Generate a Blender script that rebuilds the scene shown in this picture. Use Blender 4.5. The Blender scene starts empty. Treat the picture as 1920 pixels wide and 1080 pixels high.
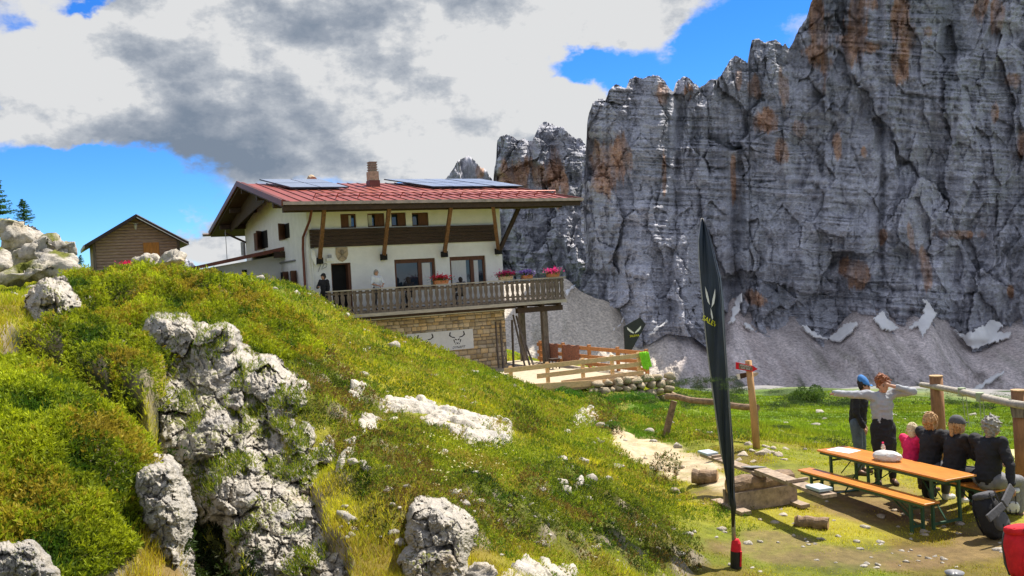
import bpy, math, random
import numpy as np
from mathutils import Vector, Matrix
random.seed(7); RS = np.random.RandomState(11)
rad = math.radians
# ------------------------------------------------------------------ camera, world, sun, exposure
FP = 1700.0; ROLL = math.atan(0.057); PITCH = math.atan(24/1700)
cF = np.array([0, math.cos(PITCH), -math.sin(PITCH)]); cR0 = np.array([1., 0, 0]); cU0 = np.array([0, math.sin(PITCH), math.cos(PITCH)])
cR = cR0*math.cos(ROLL)-cU0*math.sin(ROLL); cU = cU0*math.cos(ROLL)+cR0*math.sin(ROLL)
sc = bpy.context.scene
cam = bpy.data.objects.new('camera', bpy.data.cameras.new('camera')); sc.collection.objects.link(cam)
cam.data.sensor_width = 36; cam.data.lens = FP/1920*36; cam.data.clip_start = 0.05; cam.data.clip_end = 30000
cam.matrix_world = Matrix(((cR[0], cU[0], -cF[0], 0), (cR[1], cU[1], -cF[1], 0), (cR[2], cU[2], -cF[2], 0), (0, 0, 0, 1)))
sc.camera = cam
def P(x, y, d):
    return d*(cF+cR*(x-960)/FP+cU*(540-y)/FP)
def proj(q):
    d = q@cF; d = np.where(d < .05, .05, d); return 960+FP*(q@cR)/d, 540-FP*(q@cU)/d
SUN_AZ, SUN_EL = rad(48), rad(56)          # azimuth measured from +Y towards +X
sunv = Vector((math.sin(SUN_AZ)*math.cos(SUN_EL), math.cos(SUN_AZ)*math.cos(SUN_EL), math.sin(SUN_EL)))
sun = bpy.data.objects.new('sun', bpy.data.lights.new('sun', 'SUN')); sc.collection.objects.link(sun)
sun.data.energy = 5.0; sun.data.angle = rad(0.5); sun.data.color = (1.0, 0.93, 0.82)
sun.rotation_euler = (-sunv).to_track_quat('-Z', 'Y').to_euler()
sc.view_settings.view_transform = 'Standard'; sc.view_settings.look = 'None'
sc.view_settings.exposure = 0.70; sc.view_settings.gamma = 1
world = bpy.data.worlds.new('World'); sc.world = world; world.use_nodes = True
def build_world():
    nt = world.node_tree; N = nt.nodes; L = nt.links; N.clear()
    def new(t, **k):
        n = N.new(t)
        for a, b in k.items(): setattr(n, a, b)
        return n
    def val(s, v):
        if hasattr(v, 'links'): L.new(v, s)
        else: s.default_value = v
    def M(op, a, b=0.0, c=None, clamp=False):
        n = new('ShaderNodeMath', operation=op, use_clamp=clamp); val(n.inputs[0], a); val(n.inputs[1], b)
        if c is not None: val(n.inputs[2], c)
        return n.outputs[0]
    sky = new('ShaderNodeTexSky', sky_type='NISHITA'); sky.sun_disc = False; sky.sun_elevation = SUN_EL
    sky.sun_rotation = SUN_AZ; sky.altitude = 2250; sky.air_density = 1.0; sky.dust_density = 0.3; sky.ozone_density = 2.5
    tc = new('ShaderNodeTexCoord'); sep = new('ShaderNodeSeparateXYZ'); L.new(tc.outputs['Generated'], sep.inputs[0])
    X, Y, Z = sep.outputs
    az = M('ARCTAN2', X, Y); el = M('ARCSINE', Z)
    # noise for warping and for the cloud body
    comb = new('ShaderNodeCombineXYZ'); L.new(az, comb.inputs[0]); L.new(M('MULTIPLY', el, 1.5), comb.inputs[1])
    def noise(scale, det, rough, off):
        mp = new('ShaderNodeMapping'); mp.inputs['Location'].default_value = off; L.new(comb.outputs[0], mp.inputs[0])
        n = new('ShaderNodeTexNoise'); n.inputs['Scale'].default_value = scale; n.inputs['Detail'].default_value = det
        n.inputs['Roughness'].default_value = rough; L.new(mp.outputs[0], n.inputs['Vector']); return n
    w = noise(7, 6, .6, (3.1, 1.2, 0)); ws = new('ShaderNodeSeparateColor'); L.new(w.outputs['Color'], ws.inputs[0])
    azw = M('ADD', az, M('MULTIPLY', M('SUBTRACT', ws.outputs[0], .5), .16))
    elw = M('ADD', el, M('MULTIPLY', M('SUBTRACT', ws.outputs[1], .5), .12))
    def blob(px, py, rx, ry, amp):
        v = P(px, py, 1.0); v = v/np.linalg.norm(v); a0 = math.atan2(v[0], v[1]); e0 = math.asin(v[2])
        dx = M('MULTIPLY', M('SUBTRACT', azw, a0), FP/rx); dy = M('MULTIPLY', M('SUBTRACT', elw, e0), FP/ry)
        q = M('ADD', M('MULTIPLY', dx, dx), M('MULTIPLY', dy, dy))
        return M('MULTIPLY', M('POWER', 2.718, M('MULTIPLY', q, -1.0)), amp)
    def total(bl):
        s = None
        for b in bl:
            o = blob(*b); s = o if s is None else M('ADD', s, o)
        return s
    def srng(v, a, b):
        m = new('ShaderNodeMapRange', interpolation_type='SMOOTHSTEP'); L.new(v, m.inputs[0]); m.inputs[1].default_value = a; m.inputs[2].default_value = b; return m.outputs[0]
    beyond = M('MAXIMUM', srng(M('ABSOLUTE', az), .75, 1.1), srng(el, .55, .8))     # unseen broken cloud added over the rest of the sky as neutral fill light
    dens = M('ADD', total(CLOUD), M('MULTIPLY', beyond, .62)); n1 = noise(9, 12, .62, (0, .4, 0)); n2 = noise(4, 6, .55, (5, 2, 1))
    d = M('ADD', dens, M('MULTIPLY', M('SUBTRACT', n1.outputs[0], .5), 1.5))
    mask = new('ShaderNodeMapRange', interpolation_type='SMOOTHSTEP'); L.new(d, mask.inputs[0]); mask.inputs[1].default_value = .26; mask.inputs[2].default_value = .78
    dark = total(DARK)
    n3 = noise(16, 10, .6, (2, 7, 0)); dk = M('ADD', dark, M('MULTIPLY', M('SUBTRACT', n2.outputs[0], .52), .8)); dk = M('ADD', dk, M('MULTIPLY', M('SUBTRACT', n3.outputs[0], .5), .35))
    n1b = noise(9, 12, .62, (.022, .435, 0)); n3b = noise(16, 10, .6, (2.012, 7.02, 0)); dk = M('ADD', dk, M('MULTIPLY', M('SUBTRACT', n1b.outputs[0], n1.outputs[0]), 2.3)); dk = M('ADD', dk, M('MULTIPLY', M('SUBTRACT', n3b.outputs[0], n3.outputs[0]), 1.0))
    cr = new('ShaderNodeValToRGB'); L.new(dk, cr.inputs[0]); e = cr.color_ramp.elements
    e[0].position = 0.02; e[0].color = (.86, .87, .88, 1); e[1].position = 1.05 if False else 1.0; e[1].color = (.24, .30, .39, 1)
    for p, c in ((.3, (.56, .60, .66, 1)), (.6, (.37, .42, .50, 1))):
        x = e.new(p); x.color = c
    hs = new('ShaderNodeHueSaturation'); hs.inputs['Saturation'].default_value = SKY_SAT; L.new(sky.outputs[0], hs.inputs['Color'])
    mulc = new('ShaderNodeMix', data_type='RGBA', blend_type='MULTIPLY'); mulc.inputs['Factor'].default_value = 1
    L.new(hs.outputs[0], mulc.inputs['A']); mulc.inputs['B'].default_value = SKY_TINT
    mix = new('ShaderNodeMix', data_type='RGBA'); L.new(mask.outputs[0], mix.inputs['Factor']); L.new(mulc.outputs['Result'], mix.inputs['A'])
    sca = new('ShaderNodeMix', data_type='RGBA', blend_type='MULTIPLY'); sca.inputs['Factor'].default_value = 1
    L.new(cr.outputs[0], sca.inputs['A']); sca.inputs['B'].default_value = (CLOUD_GAIN,)*3+(1,)
    L.new(sca.outputs['Result'], mix.inputs['B'])
    bg = new('ShaderNodeBackground'); bg.inputs['Strength'].default_value = .13; L.new(mix.outputs['Result'], bg.inputs[0])
    out = new('ShaderNodeOutputWorld'); L.new(bg.outputs[0], out.inputs[0])
SKY_SAT = 1.3; SKY_TINT = (.42, .66, .95, 1); CLOUD_GAIN = 4.1
CLOUD = [(560, 20, 420, 150, 1.0), (900, 90, 330, 190, 1.0), (420, 190, 260, 150, .9), (60, 170, 150, 160, .9), (760, 270, 300, 120, .8), (600, 290, 330, 60, .4),
         (1080, 20, 200, 80, .9), (1200, 10, 130, 60, .5), (1260, 95, 40, 40, .55), (980, 250, 120, 60, .7), (385, 452, 75, 45, 1.3), (1480, 70, 60, 22, .5),
         (1060, 230, 80, 40, .7), (150, 290, 60, 20, .5), (60, 435, 120, 10, .4), (1600, -200, 300, 90, .6), (300, -300, 500, 150, .6), (1370, 130, 60, 20, .35),
         (1095, 150, 95, 42, -1.1), (1300, 90, 80, 60, -.5), (250, 330, 160, 30, -.5), (180, 10, 30, 14, -.7), (1400, 40, 90, 60, -.5), (60, 360, 170, 55, -.8), (200, 400, 150, 50, -.6), (30, 25, 30, 14, -.4)]
DARK = [(460, 235, 190, 115, .62), (390, 325, 140, 50, .5), (700, 110, 150, 60, .25), (230, 60, 60, 60, .2), (850, 5, 200, 30, .3), (300, 180, 80, 90, .45), (560, 60, 170, 60, .35),
        (60, 220, 120, 60, .2), (90, 165, 140, 90, -.45), (900, 220, 200, 120, -.2), (330, 300, 150, 40, .3)]
build_world()

# ------------------------------------------------------------------ numpy noise
_perm = RS.permutation(512).astype(np.int64)
def _h(ix, iy, iz):
    n = (ix*374761393+iy*668265263+iz*2147483647+91) & 0x7fffffff
    n = (n ^ (n >> 13))*1274126177 & 0x7fffffff
    return ((n ^ (n >> 16)) & 0xffff)/65535.0
def vnoise(x, y, z=0.0):
    x = np.asarray(x, float); y = np.asarray(y, float)+0*x; z = np.asarray(z, float)+0*x
    ix = np.floor(x).astype(np.int64); iy = np.floor(y).astype(np.int64); iz = np.floor(z).astype(np.int64)
    fx = x-ix; fy = y-iy; fz = z-iz
    fx = fx*fx*(3-2*fx); fy = fy*fy*(3-2*fy); fz = fz*fz*(3-2*fz)
    def l(a, b, t): return a+(b-a)*t
    r = [l(l(_h(ix, iy, iz+k), _h(ix+1, iy, iz+k), fx), l(_h(ix, iy+1, iz+k), _h(ix+1, iy+1, iz+k), fx), fy) for k in (0, 1)]
    return l(r[0], r[1], fz)*2-1
def fbm(x, y, z=0.0, o=4, rough=.5):
    s = 0; a = 1; f = 1; t = 0
    for k in range(o):
        s = s+a*vnoise(x*f+17.3*k, y*f-9.1*k, np.asarray(z)*f+3.7*k); t += a; a *= rough; f *= 2.03
    return s/t
def ridged(x, y, z=0.0, o=4, rough=.5):
    s = 0; a = 1; f = 1; t = 0
    for k in range(o):
        s = s+a*(1-2*np.abs(vnoise(x*f+11.3*k, y*f+5.1*k, np.asarray(z)*f+7.7*k))); t += a; a *= rough; f *= 2.03
    return s/t
def worley(P3, seed=0):
    """nearest cell: returns F1, F2, a random tilt plane value and a random per-cell value"""
    P3 = np.asarray(P3, float); b = np.floor(P3).astype(np.int64); f1 = np.full(len(P3), 9.); f2 = f1.copy(); pl = np.zeros(len(P3)); rv = np.zeros(len(P3))
    zr = (-1, 0, 1) if P3[:, 2].std() > 0 else (0,)
    for i in (-1, 0, 1):
        for j in (-1, 0, 1):
            for k in zr:
                c = b+[i, j, k]; q = [_h(c[:, 0]+seed+n*17, c[:, 1]-n*31, c[:, 2]+n*57) for n in range(6)]
                o = c+np.stack(q[:3], 1); dv = P3-o; d = np.sqrt((dv**2).sum(1)); nr = np.stack(q[3:], 1)*2-1; v = (dv*nr).sum(1); near = d < f1
                f2 = np.where(near, f1, np.minimum(f2, d)); f1 = np.where(near, d, f1); pl = np.where(near, v, pl); rv = np.where(near, q[3]*2-1, rv)
    return f1, f2, pl, rv
def sstep(a, b, x):
    t = np.clip((x-a)/(b-a), 0, 1); return t*t*(3-2*t)
# ------------------------------------------------------------------ object helpers
COL = sc.collection
def tag(o, label=None, cat=None, group=None, kind=None):
    if label: o['label'] = label
    if cat: o['category'] = cat
    if group: o['group'] = group
    if kind: o['kind'] = kind
    return o
def link(name, me, mat=None, parent=None, smooth=False):
    o = bpy.data.objects.new(name, me); COL.objects.link(o)
    if mat is not None:
        for m in (mat if isinstance(mat, (list, tuple)) else [mat]): me.materials.append(m)
    if parent is not None: o.parent = parent
    if smooth: me.polygons.foreach_set('use_smooth', np.ones(len(me.polygons), bool))
    return o
def npmesh(name, V, Fc, mat=None, parent=None, smooth=False, col=None, mi=None):
    """V (n,3); Fc (m,k) constant-size faces or list of such arrays"""
    me = bpy.data.meshes.new(name); V = np.ascontiguousarray(V, np.float32)
    Fl = Fc if isinstance(Fc, list) else [Fc]
    me.vertices.add(len(V)); me.vertices.foreach_set('co', V.ravel())
    loops = np.concatenate([f.ravel() for f in Fl]).astype(np.int32)
    cnt = np.concatenate([np.full(len(f), f.shape[1]) for f in Fl]); st = np.concatenate([[0], np.cumsum(cnt)[:-1]])
    me.loops.add(len(loops)); me.loops.foreach_set('vertex_index', loops)
    me.polygons.add(len(cnt)); me.polygons.foreach_set('loop_start', st.astype(np.int32))
    me.update(calc_edges=True)
    if mi is not None: me.polygons.foreach_set('material_index', np.asarray(mi, np.int32))
    if col is not None:
        a = me.color_attributes.new('Col', 'FLOAT_COLOR', 'POINT')
        c = np.ones((len(V), 4), np.float32); c[:, :3] = col; a.data.foreach_set('color', c.ravel())
    return link(name, me, mat, parent, smooth)
def gridfaces(nr, nc):
    i = np.arange(nr-1)[:, None]*nc+np.arange(nc-1)[None]; i = i.ravel()
    return np.stack([i, i+1, i+nc+1, i+nc], 1)
# ------------------------------------------------------------------ materials
def mat_new(name):
    m = bpy.data.materials.new(name); m.use_nodes = True; nt = m.node_tree; b = nt.nodes['Principled BSDF']; return m, nt, b
def simple(name, c, rough=.7, var=.15, scale=8, bump=.0, bscale=None, metal=0, spec=.4, stretch=None, c2=None, det=6):
    m, nt, b = mat_new(name); L = nt.links
    tc = nt.nodes.new('ShaderNodeTexCoord'); mp = nt.nodes.new('ShaderNodeMapping'); L.new(tc.outputs['Object'], mp.inputs[0])
    if stretch: mp.inputs['Scale'].default_value = stretch
    n = nt.nodes.new('ShaderNodeTexNoise'); n.inputs['Scale'].default_value = scale; n.inputs['Detail'].default_value = det; n.inputs['Roughness'].default_value = .65
    L.new(mp.outputs[0], n.inputs['Vector'])
    cr = nt.nodes.new('ShaderNodeValToRGB'); L.new(n.outputs[0], cr.inputs[0]); e = cr.color_ramp.elements
    e[0].position = .32; e[1].position = .68
    a = c2 if c2 else tuple(x*(1-var*1.6) for x in c)
    e[0].color = (*a, 1); e[1].color = (*[min(1, x*(1+var)) for x in c], 1)
    L.new(cr.outputs[0], b.inputs['Base Color']); b.inputs['Roughness'].default_value = rough; b.inputs['Metallic'].default_value = metal
    b.inputs['Specular IOR Level'].default_value = spec
    if bump:
        n2 = nt.nodes.new('ShaderNodeTexNoise'); n2.inputs['Scale'].default_value = bscale or scale*3; n2.inputs['Detail'].default_value = 5
        L.new(mp.outputs[0], n2.inputs['Vector']); bp = nt.nodes.new('ShaderNodeBump'); bp.inputs['Strength'].default_value = bump; bp.inputs['Distance'].default_value = .02
        L.new(n2.outputs[0], bp.inputs['Height']); L.new(bp.outputs[0], b.inputs['Normal'])
    return m
def vcol(name, rough=.85, nscale=0, nvar=.3, bump=0, bdist=.02, bscale=20, transl=0, stretch=None):
    m, nt, b = mat_new(name); L = nt.links
    a = nt.nodes.new('ShaderNodeAttribute'); a.attribute_name = 'Col'; out = a.outputs['Color']
    tc = nt.nodes.new('ShaderNodeTexCoord'); mp = nt.nodes.new('ShaderNodeMapping'); L.new(tc.outputs['Object'], mp.inputs[0])
    if stretch: mp.inputs['Scale'].default_value = stretch
    if nscale:
        n = nt.nodes.new('ShaderNodeTexNoise'); n.inputs['Scale'].default_value = nscale; n.inputs['Detail'].default_value = 8; n.inputs['Roughness'].default_value = .7
        L.new(mp.outputs[0], n.inputs['Vector']); mr = nt.nodes.new('ShaderNodeMapRange'); mr.inputs[1].default_value = .3; mr.inputs[2].default_value = .7
        mr.inputs[3].default_value = 1-nvar; mr.inputs[4].default_value = 1+nvar; L.new(n.outputs[0], mr.inputs[0])
        mx = nt.nodes.new('ShaderNodeVectorMath'); mx.operation = 'SCALE'; L.new(out, mx.inputs[0]); L.new(mr.outputs[0], mx.inputs['Scale']); out = mx.outputs[0]
    L.new(out, b.inputs['Base Color']); b.inputs['Roughness'].default_value = rough; b.inputs['Specular IOR Level'].default_value = .25
    if bump:
        n2 = nt.nodes.new('ShaderNodeTexNoise'); n2.inputs['Scale'].default_value = bscale; n2.inputs['Detail'].default_value = 10; n2.inputs['Roughness'].default_value = .65
        L.new(mp.outputs[0], n2.inputs['Vector']); bp = nt.nodes.new('ShaderNodeBump'); bp.inputs['Strength'].default_value = bump; bp.inputs['Distance'].default_value = bdist
        L.new(n2.outputs[0], bp.inputs['Height']); L.new(bp.outputs[0], b.inputs['Normal'])
    if transl:
        t = nt.nodes.new('ShaderNodeBsdfTranslucent'); L.new(out, t.inputs[0]); ms = nt.nodes.new('ShaderNodeMixShader'); ms.inputs[0].default_value = transl
        L.new(b.outputs[0], ms.inputs[1]); L.new(t.outputs[0], ms.inputs[2]); L.new(ms.outputs[0], nt.nodes['Material Output'].inputs[0])
    return m
# ------------------------------------------------------------------ terrain height field
CP = [  # pixel x, pixel y, depth
 (1380,1065,10.7),(1900,1078,10.2),(1600,1065,10.6),(1250,1075,9.5),(1745,1013,11.9),(1500,960,13.2),(1340,930,14.3),(1860,960,12.9),(1618,887,15.8),
 (1418,838,18.3),(1300,870,17.2),(1200,828,20),(1245,820,21.5),(1500,850,18.2),(1400,800,23),(1600,830,22),(1750,850,20.5),(1860,868,19),
 (1500,800,45),(1700,800,42),(1900,822,36),(1500,760,85),(1750,757,88),(1900,763,83),(1320,790,42),(1320,757,78),(1500,730,130),(1800,736,130),(1300,722,160),(1950,740,130),
 (1150,762,31),(1220,778,29.5),
 (640,612,30),(700,636,30),(760,655,30),(830,678,29),(900,697,28),(960,717,27),(1040,746,25),(1100,780,23),(1160,820,20.5),(1220,878,17),(1262,928,15.3),
 (850,780,15),(700,800,13),(1000,900,11),(1150,1000,9.6),(600,900,8.6),(900,1000,7.7),(800,1085,6.1),(1100,1085,8.0),(700,650,22),(500,600,17),(400,540,20),
 (800,700,20),(950,780,18),(1080,850,15),(1180,940,12.4),(600,700,14.5),
 (560,543,28),(480,528,26),(430,532,24),(350,535,22),(300,534,20),(200,529,19.5),(120,529,19),(590,564,31.5),(300,538,27),(400,540,28.5),(480,542,31),(200,531,26),(130,530,28),(350,540,34),(250,531,33),
 (60,545,19),(0,562,15.5),(40,600,12.5),(20,645,10.5),(100,660,10.2),(-200,560,15),(-200,700,6),
 (0,725,6),(60,712,6.3),(100,745,5.6),(180,805,5.0),(245,868,4.6),(100,850,4.2),(0,900,3.9),(250,960,4.1),(100,1000,3.5),(240,1075,3.5),(0,1085,3.2),(300,980,4.1),
 (262,785,8.2),(300,870,7.4),(345,930,6.7),(400,1010,6.0),(440,1080,5.4),(350,1070,5.0),(180,705,9.4),(235,730,9.4),
 (290,640,13.3),(350,648,12.4),(440,698,11),(520,755,10),(585,815,9.2),(615,880,8.3),(635,960,7.4),(640,1060,6.5),(430,800,9.3),(480,900,8.2),(540,1000,7.2),
 (200,600,14.5),(120,620,12.7),(250,650,12.5),(100,560,16.2),(300,560,16)]
CX = [(-8.4,36.5,-1.9),(-4,37,-3.3),(-1,36,-4.1),(2.,36,-4.35),(4,36,-4.35),(0,42,-4.3),(-6,47,-3.5),(-3,45,-4),(3,44,-4.6),(-6,33.5,-2.4),( -3.4,33,-3.4),(-.8,31.5,-4.1),(1.2,31,-4.3),
      (-15,45,.5),(-11,38,.3),(-14,42,.6),(-20,46,1.0),(-24,50,1.0),(-16,30,.6),(-30,40,2.2),(-10,55,-.8),(-28,25,1.5),(-40,90,2),(-15,90,-2),(5,60,-8),
      (-3,2,-1.7),(0,2,-1.75),(3,2,-2.2),(6,4,-3.0),(12,8,-3.6),(-6,3,-.9),(0,.5,-1.7),(0,4,-1.85),(-10,8,.1),(16,16,-4.2),(25,25,-6),(40,60,-11)]
pts = np.array([P(*c) for c in CP]+[np.array(c, float) for c in CX])
def uw(x, y):
    r = np.hypot(x, y)+.3; return np.arctan2(x, np.maximum(y, .2))*3.4, np.log(r)*1.5
_u, _w = uw(pts[:, 0], pts[:, 1]); _rr = np.hypot(pts[:, 0], pts[:, 1])+.3
_t = pts[:, 2]/_rr
def _phi(r2): return .5*r2*np.log(r2+1e-12)
_A = _phi((_u[:, None]-_u)**2+(_w[:, None]-_w)**2)+np.eye(len(_u))*2e-4
_n = len(_u); _K = np.zeros((_n+3, _n+3)); _K[:_n, :_n] = _A; _K[:_n, _n] = 1; _K[:_n, _n+1] = _u; _K[:_n, _n+2] = _w; _K[_n:, :_n] = _K[:_n, _n:].T
_c = np.linalg.solve(_K, np.concatenate([_t, np.zeros(3)]))
def H0(x, y):
    x = np.asarray(x, float).ravel(); y = np.asarray(y, float).ravel(); u, w = uw(x, y); s = _c[_n]+_c[_n+1]*u+_c[_n+2]*w
    for k in range(_n): s = s+_c[k]*_phi((u-_u[k])**2+(w-_w[k])**2)
    r = np.hypot(x, y)+.3
    far = -.141-.02*sstep(140, 500, r)*0
    s = np.where(r > 120, s+(far-s)*sstep(120, 190, r), s)
    return s*r
# regions painted on the ground (centre pixel, radii, angle deg) -> weight, looked up for any ground point
def region(px, py, els, soft=.35, wob=None):
    m = np.zeros_like(px)
    for (cx, cy, rx, ry, an) in els:
        c, s = math.cos(rad(an)), math.sin(rad(an)); dx = px-cx; dy = py-cy
        q = np.hypot((dx*c+dy*s)/rx, (-dx*s+dy*c)/ry)
        if wob is not None: q = q+wob
        m = np.maximum(m, 1-sstep(1-soft, 1+soft, q))
    return m
JUN = [(80,880,195,185,20),(60,1000,205,110,0),(40,760,120,60,25),(190,570,100,65,-10),(330,560,140,60,15),(430,600,120,50,20),(130,660,80,45,10),(500,630,110,40,25),(250,640,90,50,0),(230,690,60,50,20)]
BUSH = [(720,900,100,90,20),(760,960,110,70,0),(880,960,60,60,0),(1050,930,70,50,0),(1120,990,120,60,10),(1230,1040,90,40,10),(650,760,60,40,0),(600,720,60,50,30),(980,800,30,20,30),
        (1150,720,70,30,20),(1240,885,25,35,50),(1130,780,45,18,50),(1000,990,80,40,0),(560,770,60,25,10)]
PATHR = [(1235,852,90,26,17),(1305,888,80,20,14),(1270,866,90,24,15),(1172,818,34,12,30),(1360,905,60,12,10)]
SOIL = [(1640,940,170,40,12),(1500,1040,190,22,5),(1700,1050,150,20,-5),(1380,935,80,18,5),(1470,1020,80,20,10),(1850,1010,60,40,0),(360,1075,70,20,0)]
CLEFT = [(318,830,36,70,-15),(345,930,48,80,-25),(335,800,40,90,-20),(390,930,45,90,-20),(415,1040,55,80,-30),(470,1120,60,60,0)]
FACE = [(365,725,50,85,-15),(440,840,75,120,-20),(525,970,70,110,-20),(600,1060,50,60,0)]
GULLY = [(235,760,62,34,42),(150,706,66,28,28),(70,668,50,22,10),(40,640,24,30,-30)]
def carve(px, py, r):
    return (r < 17)*np.clip(r/9, .3, 1.4)*np.maximum.reduce([1.2*region(px, py, CLEFT, .5), 1.25*region(px, py, GULLY, .7), .75*region(px, py, FACE, .25)])
def H(x, y, detail=True):
    shp = np.shape(x); x = np.asarray(x, float).ravel(); y = np.asarray(y, float).ravel(); z = H0(x, y); r = np.hypot(x, y)
    if detail:
        px, py = proj(np.stack([x, y, z], 1))
        a = np.clip(r/20, .12, 1.6)
        z = z-carve(px, py, r)
        near = 1-sstep(60, 110, r)
        flat = 1-.75*sstep(1250, 1400, px)*(r < 30)
        z = z+near*flat*(.09*a*fbm(x/1.4, y/1.4, 0, 3)+.075*a*fbm(x/.35, y/.35, 3, 3))
        j = region(px, py, JUN, .25)*(r < 25)*(1-region(px, py, GULLY, .3))
        z = z+j*(.02+.24*np.clip(r/14, .3, 1)*np.maximum(0, .25+fbm(x/(.25+.03*r), y/(.25+.03*r), 9, 3)))
        z = z+j*(r > 7)*(.34*np.maximum(0, .05+fbm(x/1.15, y/1.15, 44, 3))-.10)
        b = region(px, py, BUSH, .3)*(r < 32)
        z = z+b*.22*np.maximum(0, .2+fbm(x/.5, y/.5, 5, 3))
        u_ = (x+8.423)*.8878+(y-38.006)*.4602; v_ = (x+8.423)*.4602-(y-38.006)*.8878
        z = np.where((u_ > 3.) & (u_ < 11.1) & (v_ > -3) & (v_ < 9.15), np.minimum(z, -4.45), z); z = np.where((u_ > -.1) & (u_ < 11.6) & (v_ > -.3) & (v_ < 2.2), np.minimum(z, -1.75), z)
        fm = sstep(60, 110, r); z = z+fm*(1.3*fbm(x/14, y/14, 1, 4)*np.clip(r/150, .4, 1.5))
    return z.reshape(shp)
def hit(px, py, lo=2.5, hi=400, det=False):
    d = lo
    dr = P(px, py, 1.0); ds = lo*np.exp(np.linspace(0, math.log(hi/lo), 1500)); q = ds[:, None]*dr
    below = q[:, 2] < H(q[:, 0], q[:, 1], det)-(0 if det else carve(*proj(q), np.hypot(q[:, 0], q[:, 1]))); i = int(np.argmax(below)); return q[max(i, 0)]
def build_ground():
    nr, nc = 1000, 720
    rr = .45*np.exp(np.linspace(0, math.log(740/.45), nr)); aa = np.linspace(rad(-62), rad(62), nc)
    # finer columns inside the view
    aa = aa[0]+(aa[-1]-aa[0])*np.linspace(0, 1, nc); aa = np.sign(aa)*np.abs(aa)**1.25*(abs(aa[0])**-.25)
    Rg, Ag = np.meshgrid(rr, aa, indexing='ij'); X = Rg*np.sin(Ag); Y = Rg*np.cos(Ag); Z = H(X, Y)
    px, py = proj(np.stack([X.ravel(), Y.ravel(), Z.ravel()], 1)); r = Rg.ravel(); x = X.ravel(); y = Y.ravel()
    n1 = fbm(x/1.1, y/1.1, 0, 5, .6); n2 = fbm(x/3.5+5, y/3.5, 2, 4, .6)
    g = np.array([.12, .15, .012]); yl = np.array([.32, .27, .03]); dk = np.array([.035, .05, .01]); br = np.array([.12, .055, .02]); so = np.array([.20, .13, .07]); pa = np.array([.50, .40, .26])
    t = np.clip(.5+.9*n2+.4*n1, 0, 1)[:, None]; c = g*(1-t)+yl*t
    t = sstep(.12, .4, n1)[:, None]*.6; c = c*(1-t)+dk*t
    t = sstep(.1, .35, fbm(x/1.9+40, y/1.9, 7, 4, .6))[:, None]*.55; c = c*(1-t)+br*t
    wob = .35*fbm(x/.8, y/.8, 4, 3)
    for reg, colr, k in ((JUN, dk, .9), (GULLY, dk*.6, 1.0), (CLEFT, dk*.8, .95), (FACE, np.array([.10, .085, .06]), .8), (BUSH, dk, .55), (SOIL, so, .6), (PATHR, pa, 1.0)):  # GULLY and CLEFT ground painted near-black to stand for deep shade
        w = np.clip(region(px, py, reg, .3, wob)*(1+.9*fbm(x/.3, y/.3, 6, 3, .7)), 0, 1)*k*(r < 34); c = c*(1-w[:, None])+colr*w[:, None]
    gx, gy = np.gradient(Z, axis=0), np.gradient(Z, axis=1); dr = np.gradient(rr)[:, None]; da = np.gradient(aa)[None]*Rg; slope = np.hypot(gx/dr, gy/da).ravel()
    t = (sstep(.75, 1.3, slope+.5*n1)*(r < 22)*(x < 3)*(1-region(px, py, GULLY+CLEFT, .5)))[:, None]; c = c*(1-t)+np.array([.26, .22, .16])*(1+.5*fbm(x/.12, y/.12, Z.ravel()/.12, 4, .6))[:, None]*t
    far = sstep(20, 34, r)[:, None]*(px > 1180)[:, None]+sstep(32, 60, r)[:, None]*(px <= 1180)[:, None]
    cf = np.array([.10, .17, .014])*(1-sstep(-.1, .4, n2))[:, None]+np.array([.16, .19, .02])*sstep(-.1, .4, n2)[:, None]
    n3 = fbm(x/9, y/9, 4, 5, .65); t = sstep(.08, .3, n3)[:, None]*.6; cf = cf*(1-t)+np.array([.03, .055, .012])*t
    c = c*(1-far)+cf*far
    rub = sstep(120, 165, r)+0*r; grey = np.array([.26, .25, .25]); t = np.clip(rub*1.2+.6*rub*n3, 0, 1)[:, None]; c = c*(1-t)+grey*t
    tt = (sstep(.0, .25, fbm(x/12, y/12, 8, 5, .7))*sstep(95, 140, r)*(1-sstep(250, 420, r)))[:, None]; c = c*(1-tt)+np.array([.035, .06, .015])*tt
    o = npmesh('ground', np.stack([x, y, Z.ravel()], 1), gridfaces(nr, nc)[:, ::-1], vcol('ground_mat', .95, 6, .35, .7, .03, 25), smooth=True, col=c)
    tag(o, kind='structure'); return o
build_ground()
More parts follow.
